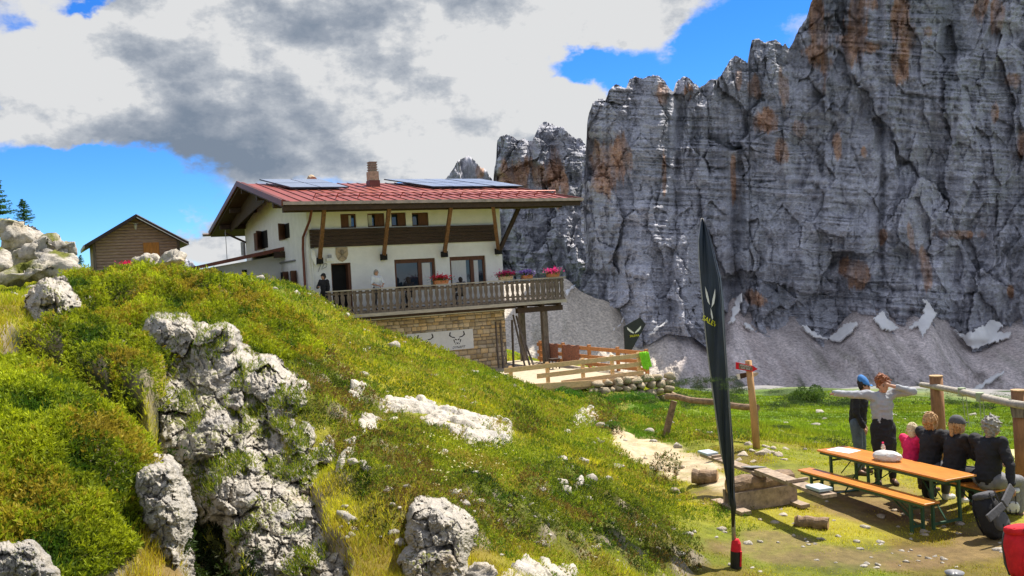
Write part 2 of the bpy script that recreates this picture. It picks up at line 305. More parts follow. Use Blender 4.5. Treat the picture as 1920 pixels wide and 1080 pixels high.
# ------------------------------------------------------------------ mountains
def lerp_pts(p, x): p = np.array(p, float); return np.interp(x, p[:, 0], p[:, 1])
D_BASE = 800.
BASE = [(500,600),(850,580),(930,565),(985,562),(1040,566),(1062,552),(1080,575),(1110,588),(1150,600),(1190,640),(1215,625),(1250,604),(1300,610),(1345,645),(1372,585),(1400,604),(1445,628),(1490,612),(1530,640),(1560,648),(1600,610),(1640,590),
        (1662,604),(1690,622),(1722,600),(1745,585),(1770,605),(1800,640),(1835,650),(1870,625),(1910,612),(1960,590),(2060,560),(2300,600)]
def scree():
    nc, nr = 760, 300
    pxs = np.linspace(500, 2300, nc); yb = lerp_pts(BASE, pxs); k = np.ones(9)/9; yb = np.convolve(np.pad(yb, 4, 'edge'), k, 'valid')
    top = np.array([P(a, b-14, D_BASE*(1+.012*math.sin(a/70))) for a, b in zip(pxs, yb)])
    foot = np.array([P(a, 752+6*math.sin(a/90), D_BASE*.85) for a in pxs])
    s = np.linspace(-.12, 1.12, nr)[:, None, None]; V = foot[None]*(1-s)+top[None]*s; S = s[..., 0]+0*V[..., 0]
    ax = V[..., 0]; A = ax/25.
    fan = fbm(A, S*.5, 1, 5, .6)
    V[..., 2] += 3.2*fan*np.sin(np.clip(S, 0, 1)*math.pi)+1.2*fbm(V[..., 0]/5, V[..., 1]/9, 0, 4, .6)-8*sstep(0, -.12, S)
    # boulders low on the slope
    bl = np.maximum(0, fbm(V[..., 0]/3.2, V[..., 1]/5, 6, 3, .6)-.12)*9*sstep(.75, .3, S)*sstep(-.2, .3, fbm(V[..., 0]/40, V[..., 1]/40, 2, 2)+.1); V[..., 2] += bl
    x = V[..., 0].ravel(); y = V[..., 1].ravel(); S = S.ravel()
    c = np.array([.56, .50, .485])*(1+.7*fbm(x/12, S*2.5, 3, 5, .65))[:, None]
    pk = sstep(0, .4, fbm(x/18+9, S*1.2, 5, 4, .6))[:, None]; c = c*(1-.5*pk)+np.array([.42, .35, .33])*.5*pk
    px_ = 960+FP*x/y; wl = (1-sstep(1180, 1300, px_))[:, None]; c = c*(1-wl)+np.array([.56, .50, .42])*wl*(1+.15*fbm(x/6, S*8, 3, 5, .65))[:, None]
    gr = (sstep(.1, .35, fbm(x/10+3, S*4, 11, 5, .7))*sstep(.42, .1, S))[:, None]*.8; c = c*(1-gr)+np.array([.05, .075, .03])*gr
    gg = (sstep(.15, .35, fbm(x/9+33, S*1.5, 12, 4, .6))*sstep(.9, .5, S)*sstep(.2, .5, S))[:, None]*.35; c = c*(1-gg)+np.array([.14, .15, .09])*gg
    o = npmesh('scree_slope', V.reshape(-1, 3), gridfaces(nr, nc), vcol('scree_mat', .95, .45, .55, 1.0, 1.4, .5), smooth=False, col=c); tag(o, kind='structure')
    return V
SCREE = scree()
ORANGE = []
def cliff(name, x0, x1, top, D0, nc, nr, base, seed, relief=1.0, lean=.28, orange=(), dark=(), lit=0, but=None, back=60, tcol=(.44,.445,.495)):
    pxs = np.linspace(x0, x1, nc); yt = lerp_pts(top, pxs)+3.0*fbm(pxs/9., 0*pxs, seed, 4, .65)+1.6*fbm(pxs/2.5, 0*pxs, seed+9, 3, .6); yb = base(pxs) if callable(base) else lerp_pts(base, pxs)
    e = np.linspace(0, 1, nr)[:, None]; PX = pxs[None]+0*e; PY = yb[None]*(1-e)+yt[None]*e
    wig = np.exp(-(pxs[None]-x0)/45.)*(13*fbm(e*5., seed+0*e, 1, 3)+7*fbm(e*22., seed+0*e, 2, 3))*(1-e**8); PX = PX+wig
    s = D0/800.; hx = (PX-960); hz = (516-PY)
    warp = 22*fbm(hx/130., hz/200., seed, 3)
    wx = hx+warp; dg = hx*.8+hz*.6; dh = hx*.8-hz*.6
    b1 = ridged((wx+.10*hz)/170., hz/520., seed+1, 2, .5)
    b2 = ridged((hx+1.6*warp-.15*hz)/60., hz/150., seed+2, 3, .6)
    b3 = ridged((wx*.9+warp)/20., hz/42., seed+3, 3, .6)
    b4 = ridged((dg+warp)/48., dh/130., seed+21, 3, .6)*.6+ridged((dh-warp)/60., dg/110., seed+22, 3, .6)*.5
    iso = fbm(hx/38., hz/30., seed+23, 4, .6)
    ck = np.exp(-(vnoise((wx+.12*hz+5*iso)/62., hz/210., seed+24)/.045)**2)+.7*np.exp(-(vnoise((dg+6*iso)/75., dh/190., seed+25)/.04)**2)+.5*np.exp(-(vnoise((wx+4*iso)/22., hz/90., seed+26)/.06)**2)
    st = vnoise(hx/260.+warp/60, (hz+.08*hx+6*fbm(hx/90., hz/90., seed+4, 3))/6.5, seed+5)
    st2 = vnoise(hx/90., (hz+.05*hx+5*fbm(hx/50., hz/50., seed+6, 3))/2.6, seed+6)
    fine = fbm(hx/7., hz/6., seed+7, 4, .7)
    sa = .5+1.1*sstep(-.2, .3, fbm(hx/150., hz/120., seed+27, 2))
    D = D0*(1+lean*(yb[None]-PY)/FP*1.0)-s*relief*(14*b1+11*b2+4.4*b3+7*b4+9*iso+sa*(1.7*st+1.6*st2)+.8+3.6*fine-2.6*ck)
    def cells(sx, sz, sd, wa):
        q = np.stack([(wx+wa*iso*sx+.12*hz).ravel()/sx, (hz+wa*.6*b3*sz*.3).ravel()/sz, 0*hz.ravel()], 1); f1, f2, pl, rv = worley(q, sd); return (pl.reshape(hx_.shape), rv.reshape(hx_.shape), np.exp(-((f2-f1)/.09)).reshape(hx_.shape))
    hx_ = hx+0*hz
    for sx, sz, am, ac in ((95., 190., 22., 2.6), (34., 60., 9., 1.5), (13., 16., 2.0, .5)):
        pl, rv, cr_ = cells(sx, sz, seed+int(sx), .25); D = D+s*relief*(am*pl+.25*am*rv+ac*cr_)
    if but is not None: D = D+s*but(PX+1.2*warp+8*iso, PY)
    d3 = cF[None, None]+cR[None, None]*((PX-960)/FP)[..., None]+cU[None, None]*((540-PY)/FP)[..., None]
    V = D[..., None]*d3
    # rounded crest and the back side of the wall
    e2 = np.linspace(0, 1, 14)[1:, None]; tl = V[-1:, :, :]; bk = np.repeat(tl, 13, 0).copy(); bk[..., 1] += (back*s*e2**.9+6*np.abs(fbm(pxs[None]/12., e2*5, seed+3, 3)))
    bk[..., 2] -= (e2*back*s*1.2*(1+.2*fbm(pxs[None]/10., e2*4, seed+8, 3))+0*bk[..., 2])+1.5
    Vf = np.concatenate([V, bk], 0); PYf = np.concatenate([PY, np.repeat(PY[-1:], 13, 0)], 0).ravel(); PXf = np.concatenate([PX, np.repeat(PX[-1:], 13, 0)], 0).ravel()
    n = fbm(PXf/70., PYf/70., seed+11, 5, .65); n2 = fbm(PXf/16., PYf/55., seed+12, 5, .65); n3 = fbm(PXf/60., PYf/5., seed+13, 3, .6)
    c = np.array(tcol)*(1+.26*n+.22*n2+.34*n3)[:, None]
    bl = sstep(0, .5, fbm(PXf/110., PYf/150., seed+14, 3))[:, None]; c = c*(1-.35*bl)+np.array([.30, .32, .355])*.35*bl*(1+.3*n2)[:, None]
    # vertical dark water streaks
    dk = sstep(.18, .42, fbm(PXf/11., PYf/230., seed+15, 4, .6))*.28
    wob = .75*fbm(PXf/7., PYf/38., seed+16, 5, .7)+.5*fbm(PXf/22., PYf/30., seed+17, 4)
    if dark: dk = np.maximum(dk, region(PXf, PYf, dark, .3, wob)*.5)
    c = c*(1-dk[:, None])+np.array([.10, .11, .13])*dk[:, None]
    if orange:
        w = (region(PXf, PYf, orange, .22, wob)*(.55+.45*sstep(-.3, .3, n2)))[:, None]; c = c*(1-w)+(np.array([.45, .285, .20])*(1+.4*n2+.3*n3)[:, None])*w
    c = np.clip(c, .03, .8)
    m = bpy.data.materials.get('rock_wall_mat') or vcol('rock_wall_mat', .95, .35, .38, 1.0, 1.6, .30, stretch=(1, 1, 3.2))
    o = npmesh(name, Vf.reshape(-1, 3), gridfaces(nr+13, nc), m, smooth=False, col=c); tag(o, kind='structure'); return V
def but_main(PX, PY):
    d = -26*np.exp(-((PX-1150-.05*(PY-300))/60)**2)*sstep(600, 150, PY)-20*np.exp(-((PX-1225)/26)**2)*sstep(420, 170, PY)
    d += 17*np.exp(-((PX-1262)/10)**2)*sstep(560, 200, PY)                       # chimney right of the round tower
    d += -30*np.exp(-((PX-1180-.25*(PY-450))/50)**2)*sstep(330, 480, PY)         # lower pillars, sunlit on their right
    d += -34*np.exp(-((PX-1290-.1*(PY-480))/46)**2)*sstep(360, 520, PY)
    d += 22*np.exp(-((PX-1385)/12)**2)*sstep(150, 350, PY)
    d += 40*np.exp(-((PX-1500-.0*(PY))/16)**2)*sstep(260, 60, PY)*.4
    d += 11*np.exp(-((PX-1652-.02*(PY-300))/9)**2)
    d += 18*np.exp(-((PX-1610)/8)**2)*sstep(200, 20, PY)
    d += 16*np.exp(-((PX-1785)/14)**2)*sstep(220, 60, PY)
    d += sstep(1230, 1020, PX)*40
    return d
TOPM = [(1098,300),(1101,230),(1104,215),(1112,192),(1122,185),(1136,187),(1142,170),(1155,158),(1166,162),(1174,165),(1180,150),(1192,143),(1205,146),(1218,142),(1235,143),(1247,152),(1257,168),(1262,172),(1268,155),(1280,145),(1292,146),(1300,155),(1312,163),
        (1322,158),(1330,150),(1345,148),(1352,142),(1360,128),(1368,115),(1380,104),(1390,110),(1398,115),(1404,120),(1406,90),(1410,75),(1422,72),(1434,80),(1442,76),(1452,73),(1462,80),(1468,87),(1472,80),(1478,90),(1482,88),(1492,68),(1500,50),(1512,35),(1520,8),(1530,-20),(1560,-150),(1620,-330),(1700,-520),(1850,-650),(2000,-700),(2300,-720)]  # unseen crest at the right raised to throw its shadow over the scree
ORM = [(1605,45,20,75,5),(1535,60,18,85,-8),(1600,95,12,30,20),(1695,60,22,60,-5),(1690,110,14,50,0),(1590,75,20,12,0),(1630,88,22,10,0),(1535,95,26,16,-20),(1140,310,36,48,0),(1165,285,20,30,0),(1125,345,25,20,0),(1625,5,20,12,0),(1840,15,14,25,0),(1870,30,16,28,0),
       (1440,225,20,22,0),(1470,170,10,45,0),(1415,160,12,24,0),(1500,240,16,14,30),(1465,280,12,24,0),(1680,115,8,22,0),(1570,270,8,26,0),(1385,150,6,25,0),(1420,175,8,12,0),(1865,215,8,20,0),(1915,270,8,24,0),(1655,440,7,14,0),(1610,515,18,24,10),(1590,500,14,18,10),
       (1415,560,22,12,30),(1735,500,9,46,-12),(1710,450,6,30,-10),(1800,440,40,8,0),(1895,545,6,12,0),(1240,170,10,25,0),(1290,170,8,14,0),(1375,330,5,40,0),(1245,330,4,40,0),(1620,285,6,10,0),(1900,150,14,12,0),(1740,60,10,10,0)]
DKM = [(1780,50,22,90,0),(1775,150,8,70,0),(1545,120,30,14,0),(1610,80,6,60,0),(1560,200,6,80,0),(1450,560,30,24,0),(1480,500,30,16,0),(1630,545,30,30,0),(1330,420,8,80,10),(1390,330,6,120,-4),(1690,480,20,40,0),(1655,380,5,140,0),(1900,470,20,30,0),(1250,240,6,90,0),(1130,265,34,8,0)]
WALLV = cliff('mountain_wall', 1092, 2250, TOPM, 800, 1050, 860, lambda x: lerp_pts(BASE, x)+22, 3, but=but_main, orange=ORM, dark=DKM)
TOPL = [(925,420),(930,300),(932,265),(938,256),(950,251),(962,256),(972,262),(982,260),(990,264),(998,265),(1004,250),(1012,235),(1025,226),(1036,234),(1046,240),(1056,238),(1066,248),(1080,260),(1088,258),(1098,270),(1104,290),(1112,330),(1130,420)]
cliff('mountain_tower', 927, 1130, TOPL, 930, 300, 380, lambda x: lerp_pts(BASE, x)+34, 31, but=lambda X, Y: 50*((X-1010)/90)**4*0+30*sstep(960, 930, X)+24*np.exp(-((X-996)/7)**2)*sstep(340, 260, Y), orange=[(970,335,28,30,0),(945,330,14,30,0),(1040,330,14,48,0),(1010,335,14,22,0),(1058,350,8,20,0)], dark=[(1020,300,8,60,0),(950,290,14,22,0),(1075,320,14,70,0),(960,280,10,30,0)])
TOPF = [(820,345),(838,332),(852,312),(858,302),(870,296),(878,291),(888,300),(900,312),(912,320),(922,335),(935,352)]
cliff('mountain_peak', 818, 938, TOPF, 1300, 140, 60, lambda x: 0*x+600, 51, relief=.8, orange=[(900,325,10,14,0)])
cliff('mountain_ridge', 318, 372, [(318,500),(326,486),(334,480),(342,487),(352,488),(360,492),(372,505)], 1500, 80, 30, lambda x: 0*x+560, 61, relief=.6)
# valley floor sheet reaching the horizon behind and beside everything
_s = npmesh('valley_floor', np.array([(-9000, -3000, -125.), (9000, -3000, -125.), (9000, 12000, -125.), (-9000, 12000, -125.)]), np.array([[0, 1, 2, 3]]), simple('valley_mat', (.08, .11, .03), .95, .3, .02)); tag(_s, kind='structure')
# ------------------------------------------------------------------ rocks
GRASS_M = vcol('grass_mat', .8, transl=.48); LEAF_M = vcol('sprig_mat', .65, transl=.42)
def quad_mesh(name, base, tip, side, col, mat, parent=None):
    n = len(base); m = base*.5+tip*.5; V = np.empty((n, 4, 3)); V[:, 0] = base; V[:, 1] = m+side; V[:, 2] = tip; V[:, 3] = m-side
    C = np.repeat(col[:, None], 4, 1)
    return npmesh(name, V.reshape(-1, 3), np.arange(n*4).reshape(-1, 4), mat, parent=parent, col=np.clip(C.reshape(-1, 3), .004, .8))
ROCK = vcol('limestone_mat', .9, 11, .3, 1.0, .035, 26)
def ico(sub):
    import bmesh
    bm = bmesh.new(); bmesh.ops.create_icosphere(bm, subdivisions=sub, radius=1); V = np.array([v.co[:] for v in bm.verts]); Fc = np.array([[v.index for v in f.verts] for f in bm.faces]); bm.free(); return V, Fc
ICO = {k: ico(k) for k in (2, 3, 4, 5)}
def rockverts(sub, seed, planes=8, rough=.10, fr=1.6):
    V, Fc = ICO[sub]; rs = np.random.RandomState(seed); n = rs.normal(size=(planes, 3)); n /= np.linalg.norm(n, axis=1)[:, None]; d = rs.uniform(.62, 1.0, planes)
    q = np.maximum(V@n.T, 1e-3); r = (d/q); r = -np.log(np.exp(-22*np.minimum(r, 3)).sum(1))/22; r = np.clip(r, .4, 1.6)
    W = V*r[:, None]; o = seed*3.7
    r2 = 1+rough*1.4*fbm(W[:, 0]*fr+o, W[:, 1]*fr, W[:, 2]*fr, 4, .6)-rough*.9*np.maximum(0, ridged(W[:, 0]*fr*1.3+o, W[:, 1]*fr*1.3, W[:, 2]*fr*1.3, 3)-.35)
    return W*r2[:, None], Fc
def rotm(rs, flat=False):
    a, b, c = rs.uniform(0, 6.28, 3)
    if flat: b = rs.uniform(-.25, .25); c = rs.uniform(-.25, .25)
    from mathutils import Euler
    return np.array(Euler((b, c, a)).to_matrix())
def rockcol(V, sc_=1.0, moss=0.0, Nz=None):
    x, y, z = (V/sc_).T; n = fbm(x*1.7, y*1.7, z*1.7, 4, .6); n2 = fbm(x*7, y*7, z*7, 3, .6); n3 = fbm(x*.8+30, y*.8, z*.8, 3)
    c = np.array([.48, .44, .375])*(1+.22*n+.22*n2)[:, None]
    t = sstep(.08, .35, n)[:, None]*.65; c = c*(1-t)+np.array([.30, .29, .28])*t
    t = sstep(.25, .5, n3)[:, None]*.45; c = c*(1-t)+np.array([.48, .36, .22])*t
    cr = sstep(.82, .97, ridged(x*2.1, y*2.1, z*2.1+5, 2))[:, None]*.75; c = c*(1-cr)+np.array([.10, .085, .06])*cr
    if moss and Nz is not None:
        t = (sstep(.55, .85, Nz)*sstep(.0, .25, fbm(x*1.1+9, y*1.1, z*1.1, 4, .6)+moss))[:, None]; c = c*(1-t)+np.array([.13, .14, .02])*t
    return np.clip(c, .02, .8)
def rock(name, px, py, hw, hh, d=None, seed=1, label=None, group=None, cat='rock', sub=4, flat=True, sink=.3, rough=.12, pos=None, ratio=.9):
    rs = np.random.RandomState(seed); q = pos if pos is not None else (hit(px, py) if d is None else P(px, py, d)); D = q[1]; rx = hw/FP*D; rz = hh/FP*D
    if pos is None and d is None:
        while 430 < px < 1000 and py < 760 and q[1] > 29: py += 4; q = hit(px, py)
        D = q[1]; rx = hw/FP*D; rz = hh/FP*D; q = np.array([q[0], q[1], float(H(np.array([q[0]]), np.array([q[1]]))[0])])
    V, Fc = rockverts(sub, seed, rough=rough); M_ = rotm(rs, False); V = V@M_.T; V = V/np.abs(V).max(0)
    a = rs.uniform(-.5, .5); ca, sa = math.cos(a), math.sin(a); V = V*np.array([rx, max(rx, rz)*ratio, rz])
    V = V@np.array([[ca, -sa, 0], [sa, ca, 0], [0, 0, 1]]).T
    c = rockcol(V+q*.3, .5 if D < 12 else .8)
    o = npmesh(name, V, Fc, ROCK, smooth=False, col=c); o.location = q+np.array([0, 0, -sink*rz]) if d is None else q
    tag(o, label, cat, group); return o
def remeshed(Vs, Fs, voxel, smooth=0):
    V = np.concatenate(Vs); off = np.cumsum([0]+[len(v) for v in Vs[:-1]]); Fc = np.concatenate([f+o for f, o in zip(Fs, off)])
    me = bpy.data.meshes.new('tmp'); me.from_pydata(V.tolist(), [], Fc.tolist()); o = bpy.data.objects.new('tmp', me); COL.objects.link(o)
    m = o.modifiers.new('r', 'REMESH'); m.mode = 'VOXEL'; m.voxel_size = voxel
    if smooth:
        s = o.modifiers.new('s', 'SMOOTH'); s.iterations = smooth; s.factor = .6
    dg = bpy.context.evaluated_depsgraph_get(); ev = o.evaluated_get(dg); m2 = ev.to_mesh()
    n = len(m2.vertices); co = np.zeros(n*3, np.float32); m2.vertices.foreach_get('co', co); no = np.zeros(n*3, np.float32); m2.vertices.foreach_get('normal', no)
    k = len(m2.loops); li = np.zeros(k, np.int32); m2.loops.foreach_get('vertex_index', li); F4 = li.reshape(-1, 4)
    ev.to_mesh_clear(); bpy.data.objects.remove(o); bpy.data.meshes.remove(me)
    return co.reshape(-1, 3).astype(float), no.reshape(-1, 3).astype(float), F4
def outcrop(name, blobs, voxel, amp, fr, label, seed=1, moss=.0, group=None, cat='rock outcrop', depth_ratio=1.0, push=.45, grow=1.12, cell=None):
    Vs, Fs = [], []; rs = np.random.RandomState(seed); crk = None
    for i, (px, py, hw, hh, d) in enumerate(blobs):
        q = hit(px, py) if d is None else P(px, py, d); D = q[1]; V, Fc = rockverts(4, seed*100+i, rough=.05, planes=7); V = V@rotm(rs).T; V = V/np.abs(V).max(0)
        rx, rz = hw/FP*D*grow, hh/FP*D*grow; ry = (rx+rz)*.5*depth_ratio
        q = q+np.array([q[0]/D, 1, 0])*ry*push
        if d is None: q = q+np.array([0, 0, rz*.35])
        Vs.append(V*np.array([rx, ry, rz])+q); Fs.append(Fc)
    V, N, F4 = remeshed(Vs, Fs, voxel)
    x, y, z = (V*fr).T
    n = fbm(x*.7, y*.7, z*.7, 5, .6)*1.2-1.2*np.maximum(0, ridged(x*.9+9, y*.9, z*.5, 3)-.4)
    f1, f2, pl, rv = worley(V*fr*.75+.3*n[:, None], seed); g1, g2, pl2, rv2 = worley(V*fr*2.1+.2*n[:, None], seed+5)
    V = V+N*(amp*(.25*n+1.5*pl+.6*rv+.7*pl2+.35*rv2-.5*np.exp(-(f2-f1)/.035)-.3*np.exp(-(g2-g1)/.04)+.34*fbm(*(V*fr*6).T, 4, .65)-.3*np.maximum(0, ridged(*(V*fr*5).T, 2)-.3)))[:, None]; c = rockcol(V, .5, moss, N[:, 2])
    o = npmesh(name, V, F4, ROCK, smooth=False, col=c); tag(o, label, cat, group); return o
def ledge(els, label, seed):
    """flat bedrock showing through the turf: follows the ground, edges dive below it"""
    e = np.array(els, float); x0, x1, y0, y1 = (e[:, 0]-e[:, 2]).min()-12, (e[:, 0]+e[:, 2]).max()+12, (e[:, 1]-e[:, 3]).min()-10, min((e[:, 1]+e[:, 3]).max()+10, 1110)
    cs = np.array([hit(a, b) for a in (x0, x1) for b in (y0, y1)]); X0, X1, Y0, Y1 = cs[:, 0].min(), cs[:, 0].max(), cs[:, 1].min(), cs[:, 1].max(); st = max(.018, cs[:, 1].mean()*.0021); X, Y = np.meshgrid(np.arange(X0, X1, st), np.arange(Y0, Y1, st))
    if X.size > 260000: st *= math.sqrt(X.size/260000); X, Y = np.meshgrid(np.arange(X0, X1, st), np.arange(Y0, Y1, st))
    x, y = X.ravel(), Y.ravel(); z = H0(x, y); px, py = proj(np.stack([x, y, z], 1)); f = .5 if Y.mean() > 9 else .28
    wob = .35*fbm(x/f, y/f, seed, 4, .65)+.2*fbm(x/f*4, y/f*4, seed, 3, .6); m = region(px, py, els, .3, wob); p3 = np.stack([x/f, y/f*.6, 0*x], 1); f1, f2, pl, rv = worley(p3+.3*wob[:, None], seed); g1, g2, pl2, rv2 = worley(p3*2.7+.3*wob[:, None], seed+3)
    zz = H(x, y)+f*((m-.45)*.34+.10*pl+.10*rv+.05*pl2+.05*rv2-.10*np.exp(-(f2-f1)/.05)-.05*np.exp(-(g2-g1)/.06)+.10*fbm(x/f*3, y/f*3, seed, 5, .65))
    ok = (m > .02).reshape(X.shape); fq = ok[:-1, :-1] & ok[1:, :-1] & ok[:-1, 1:] & ok[1:, 1:]; F4 = gridfaces(*X.shape)[fq.ravel()]; used = np.unique(F4); mp = np.full(X.size, -1); mp[used] = np.arange(len(used)); V = np.stack([x, y, zz], 1)[used]
    c = np.clip(rockcol(V, .5)*1.12, 0, .8); tag(npmesh('rock_slab', V, mp[F4], ROCK, col=c), label, 'rock slab')
FBL = [(320,648,26,30,12.9),(345,640,14,16,12.4),(385,660,22,26,12.0),(412,640,20,14,11.8),(345,700,28,38,12.2),(400,705,28,38,11.2),(330,770,34,62,11.0),(425,735,30,45,10.6),(470,740,44,34,10.5),(455,712,26,14,10.6),(512,768,24,22,10.1),(385,805,44,60,10.0),(540,760,22,22,10),
        (450,830,48,52,9.7),(548,820,38,28,9.3),(525,860,24,36,9.2),(575,885,26,30,8.8),(440,900,48,56,8.9),(412,866,20,46,9.2),(490,950,44,54,8.2),(560,962,42,24,8.1),(545,1010,36,44,7.6),(620,1035,26,52,7.0),(500,1050,40,44,7.3),(585,1070,40,30,6.9),(350,740,26,30,11.2),(520,905,30,30,8.7),(655,1085,30,20,6.6),(490,800,30,22,9.8),(368,850,14,46,9.7),(440,965,18,40,8.6),(492,1030,26,46,7.7),(600,980,22,26,7.8),(610,850,18,22,9.0)]
def rock_face(FBL, label, sig=48., lift=.42, tilt=.0022, grass=9000):
    _b = np.array(FBL, float); st = 1.15; PX, PY = np.meshgrid(np.arange((_b[:, 0]-_b[:, 2]).min()-45, (_b[:, 0]+_b[:, 2]).max()+45, st), np.arange((_b[:, 1]-_b[:, 3]).min()-45, min((_b[:, 1]+_b[:, 3]).max()+40, 1150), st)); px, py = PX.ravel(), PY.ravel(); b = np.array(FBL, float)
    k = np.exp(-((px[:, None]-b[:, 0])**2+(py[:, None]-b[:, 1])**2)/(2*sig**2)); D = (k@b[:, 4])/k.sum(1)+tilt*(px-440)*(px > 440)
    wx_ = px+15*fbm(px/30., py/30., 1, 5, .6); wy_ = py+15*fbm(px/30., py/30., 2, 5, .6)
    bul = np.zeros(len(px)); m = np.zeros(len(px))
    for (cx, cy, rx, ry, d) in FBL:
        q = np.abs((wx_-cx)/(rx*1.15))**2.6+np.abs((wy_-cy)/(ry*1.15))**2.6; h = (rx+ry)/2/FP*d; bul = np.maximum(bul, h*np.sqrt(np.clip(1-q, 0, 1))*(.8+.3*math.sin(cx))); m = np.maximum(m, 1-sstep(.9, 2.3, q**.5))
    s = D/FP; def_ = lambda sc_, sd: worley(np.stack([wx_/sc_, wy_/(sc_*1.2), 0*px], 1), sd)
    f1, f2, pl, rv = def_(34., 3); g1, g2, pl2, rv2 = def_(13., 5); h1, h2, pl3, rv3 = def_(5.5, 7)
    fb = fbm(px/20., py/20., 3, 7, .68); rg = ridged(px/24., py/30., 8, 4, .6)
    D = D-bul*1.0-s*(22*pl+9*rv+8*pl2+3*rv2+2.2*pl3+1.0*rv3+15*fb+9*rg)+s*(8*np.exp(-(f2-f1)/.05)+2.2*np.exp(-(g2-g1)/.06)+.6*np.exp(-(h2-h1)/.1))
    D = D+(1-m)**1.5*1.3-lift
    d3 = cF+cR*((px-960)/FP)[:, None]+cU*((540-py)/FP)[:, None]; V = D[:, None]*d3
    F4 = gridfaces(*PX.shape); a_ = m.reshape(PX.shape); keep = (a_[:-1, :-1] > .0).ravel(); F4 = F4[keep]
    used = np.unique(F4); mp = np.full(len(px), -1); mp[used] = np.arange(len(used)); V = V[used]; F4 = mp[F4]
    n = np.cross(V[F4[:, 1]]-V[F4[:, 0]], V[F4[:, 3]]-V[F4[:, 0]]); n /= np.linalg.norm(n, axis=1)[:, None]+1e-12; n *= np.where(n[:, 1] > 0, -1, 1)[:, None]; Nv = np.zeros((len(V), 3)); 
    for q in range(4): np.add.at(Nv, F4[:, q], n)
    Nv /= np.linalg.norm(Nv, axis=1)[:, None]+1e-9; c = rockcol(V, .5, .04, Nv[:, 2]); cr = (np.exp(-(f2-f1)/.04)+.6*np.exp(-(g2-g1)/.05))[used][:, None]*.32; c = c*(1-np.clip(cr, 0, .8))+np.array([.09, .075, .05])*np.clip(cr, 0, .8)
    o = npmesh('rock_outcrop', V, F4, ROCK, smooth=False, col=c); tag(o, label, 'rock outcrop')
    # turf and small plants lodged on its ledges
    rs = np.random.RandomState(4); nz = Nv[:, 2]; sel = np.where((nz > .45) & (fbm(V[:, 0]/.35, V[:, 1]/.35, V[:, 2]/.35, 3) > .08))[0]
    if grass and len(sel):
        i = rs.choice(sel, 9000); b0 = V[i]+rs.normal(size=(len(i), 3))*.012; dd = np.array([0, -.25, .9])+rs.normal(size=(len(i), 3))*.45; dd /= np.linalg.norm(dd, axis=1)[:, None]; L = rs.uniform(.03, .10, len(i)); sd = np.cross(dd, rs.normal(size=(len(i), 3))); sd /= np.linalg.norm(sd, axis=1)[:, None]; t = rs.uniform(size=len(i))[:, None]
        tag(quad_mesh('ledge_grass', b0, b0+dd*L[:, None], sd*.004, (np.array([.07, .15, .01])*(1-t)+np.array([.34, .36, .03])*t), GRASS_M), kind='stuff', label='green tufts growing on the ledges of the limestone cliff', cat='grass')
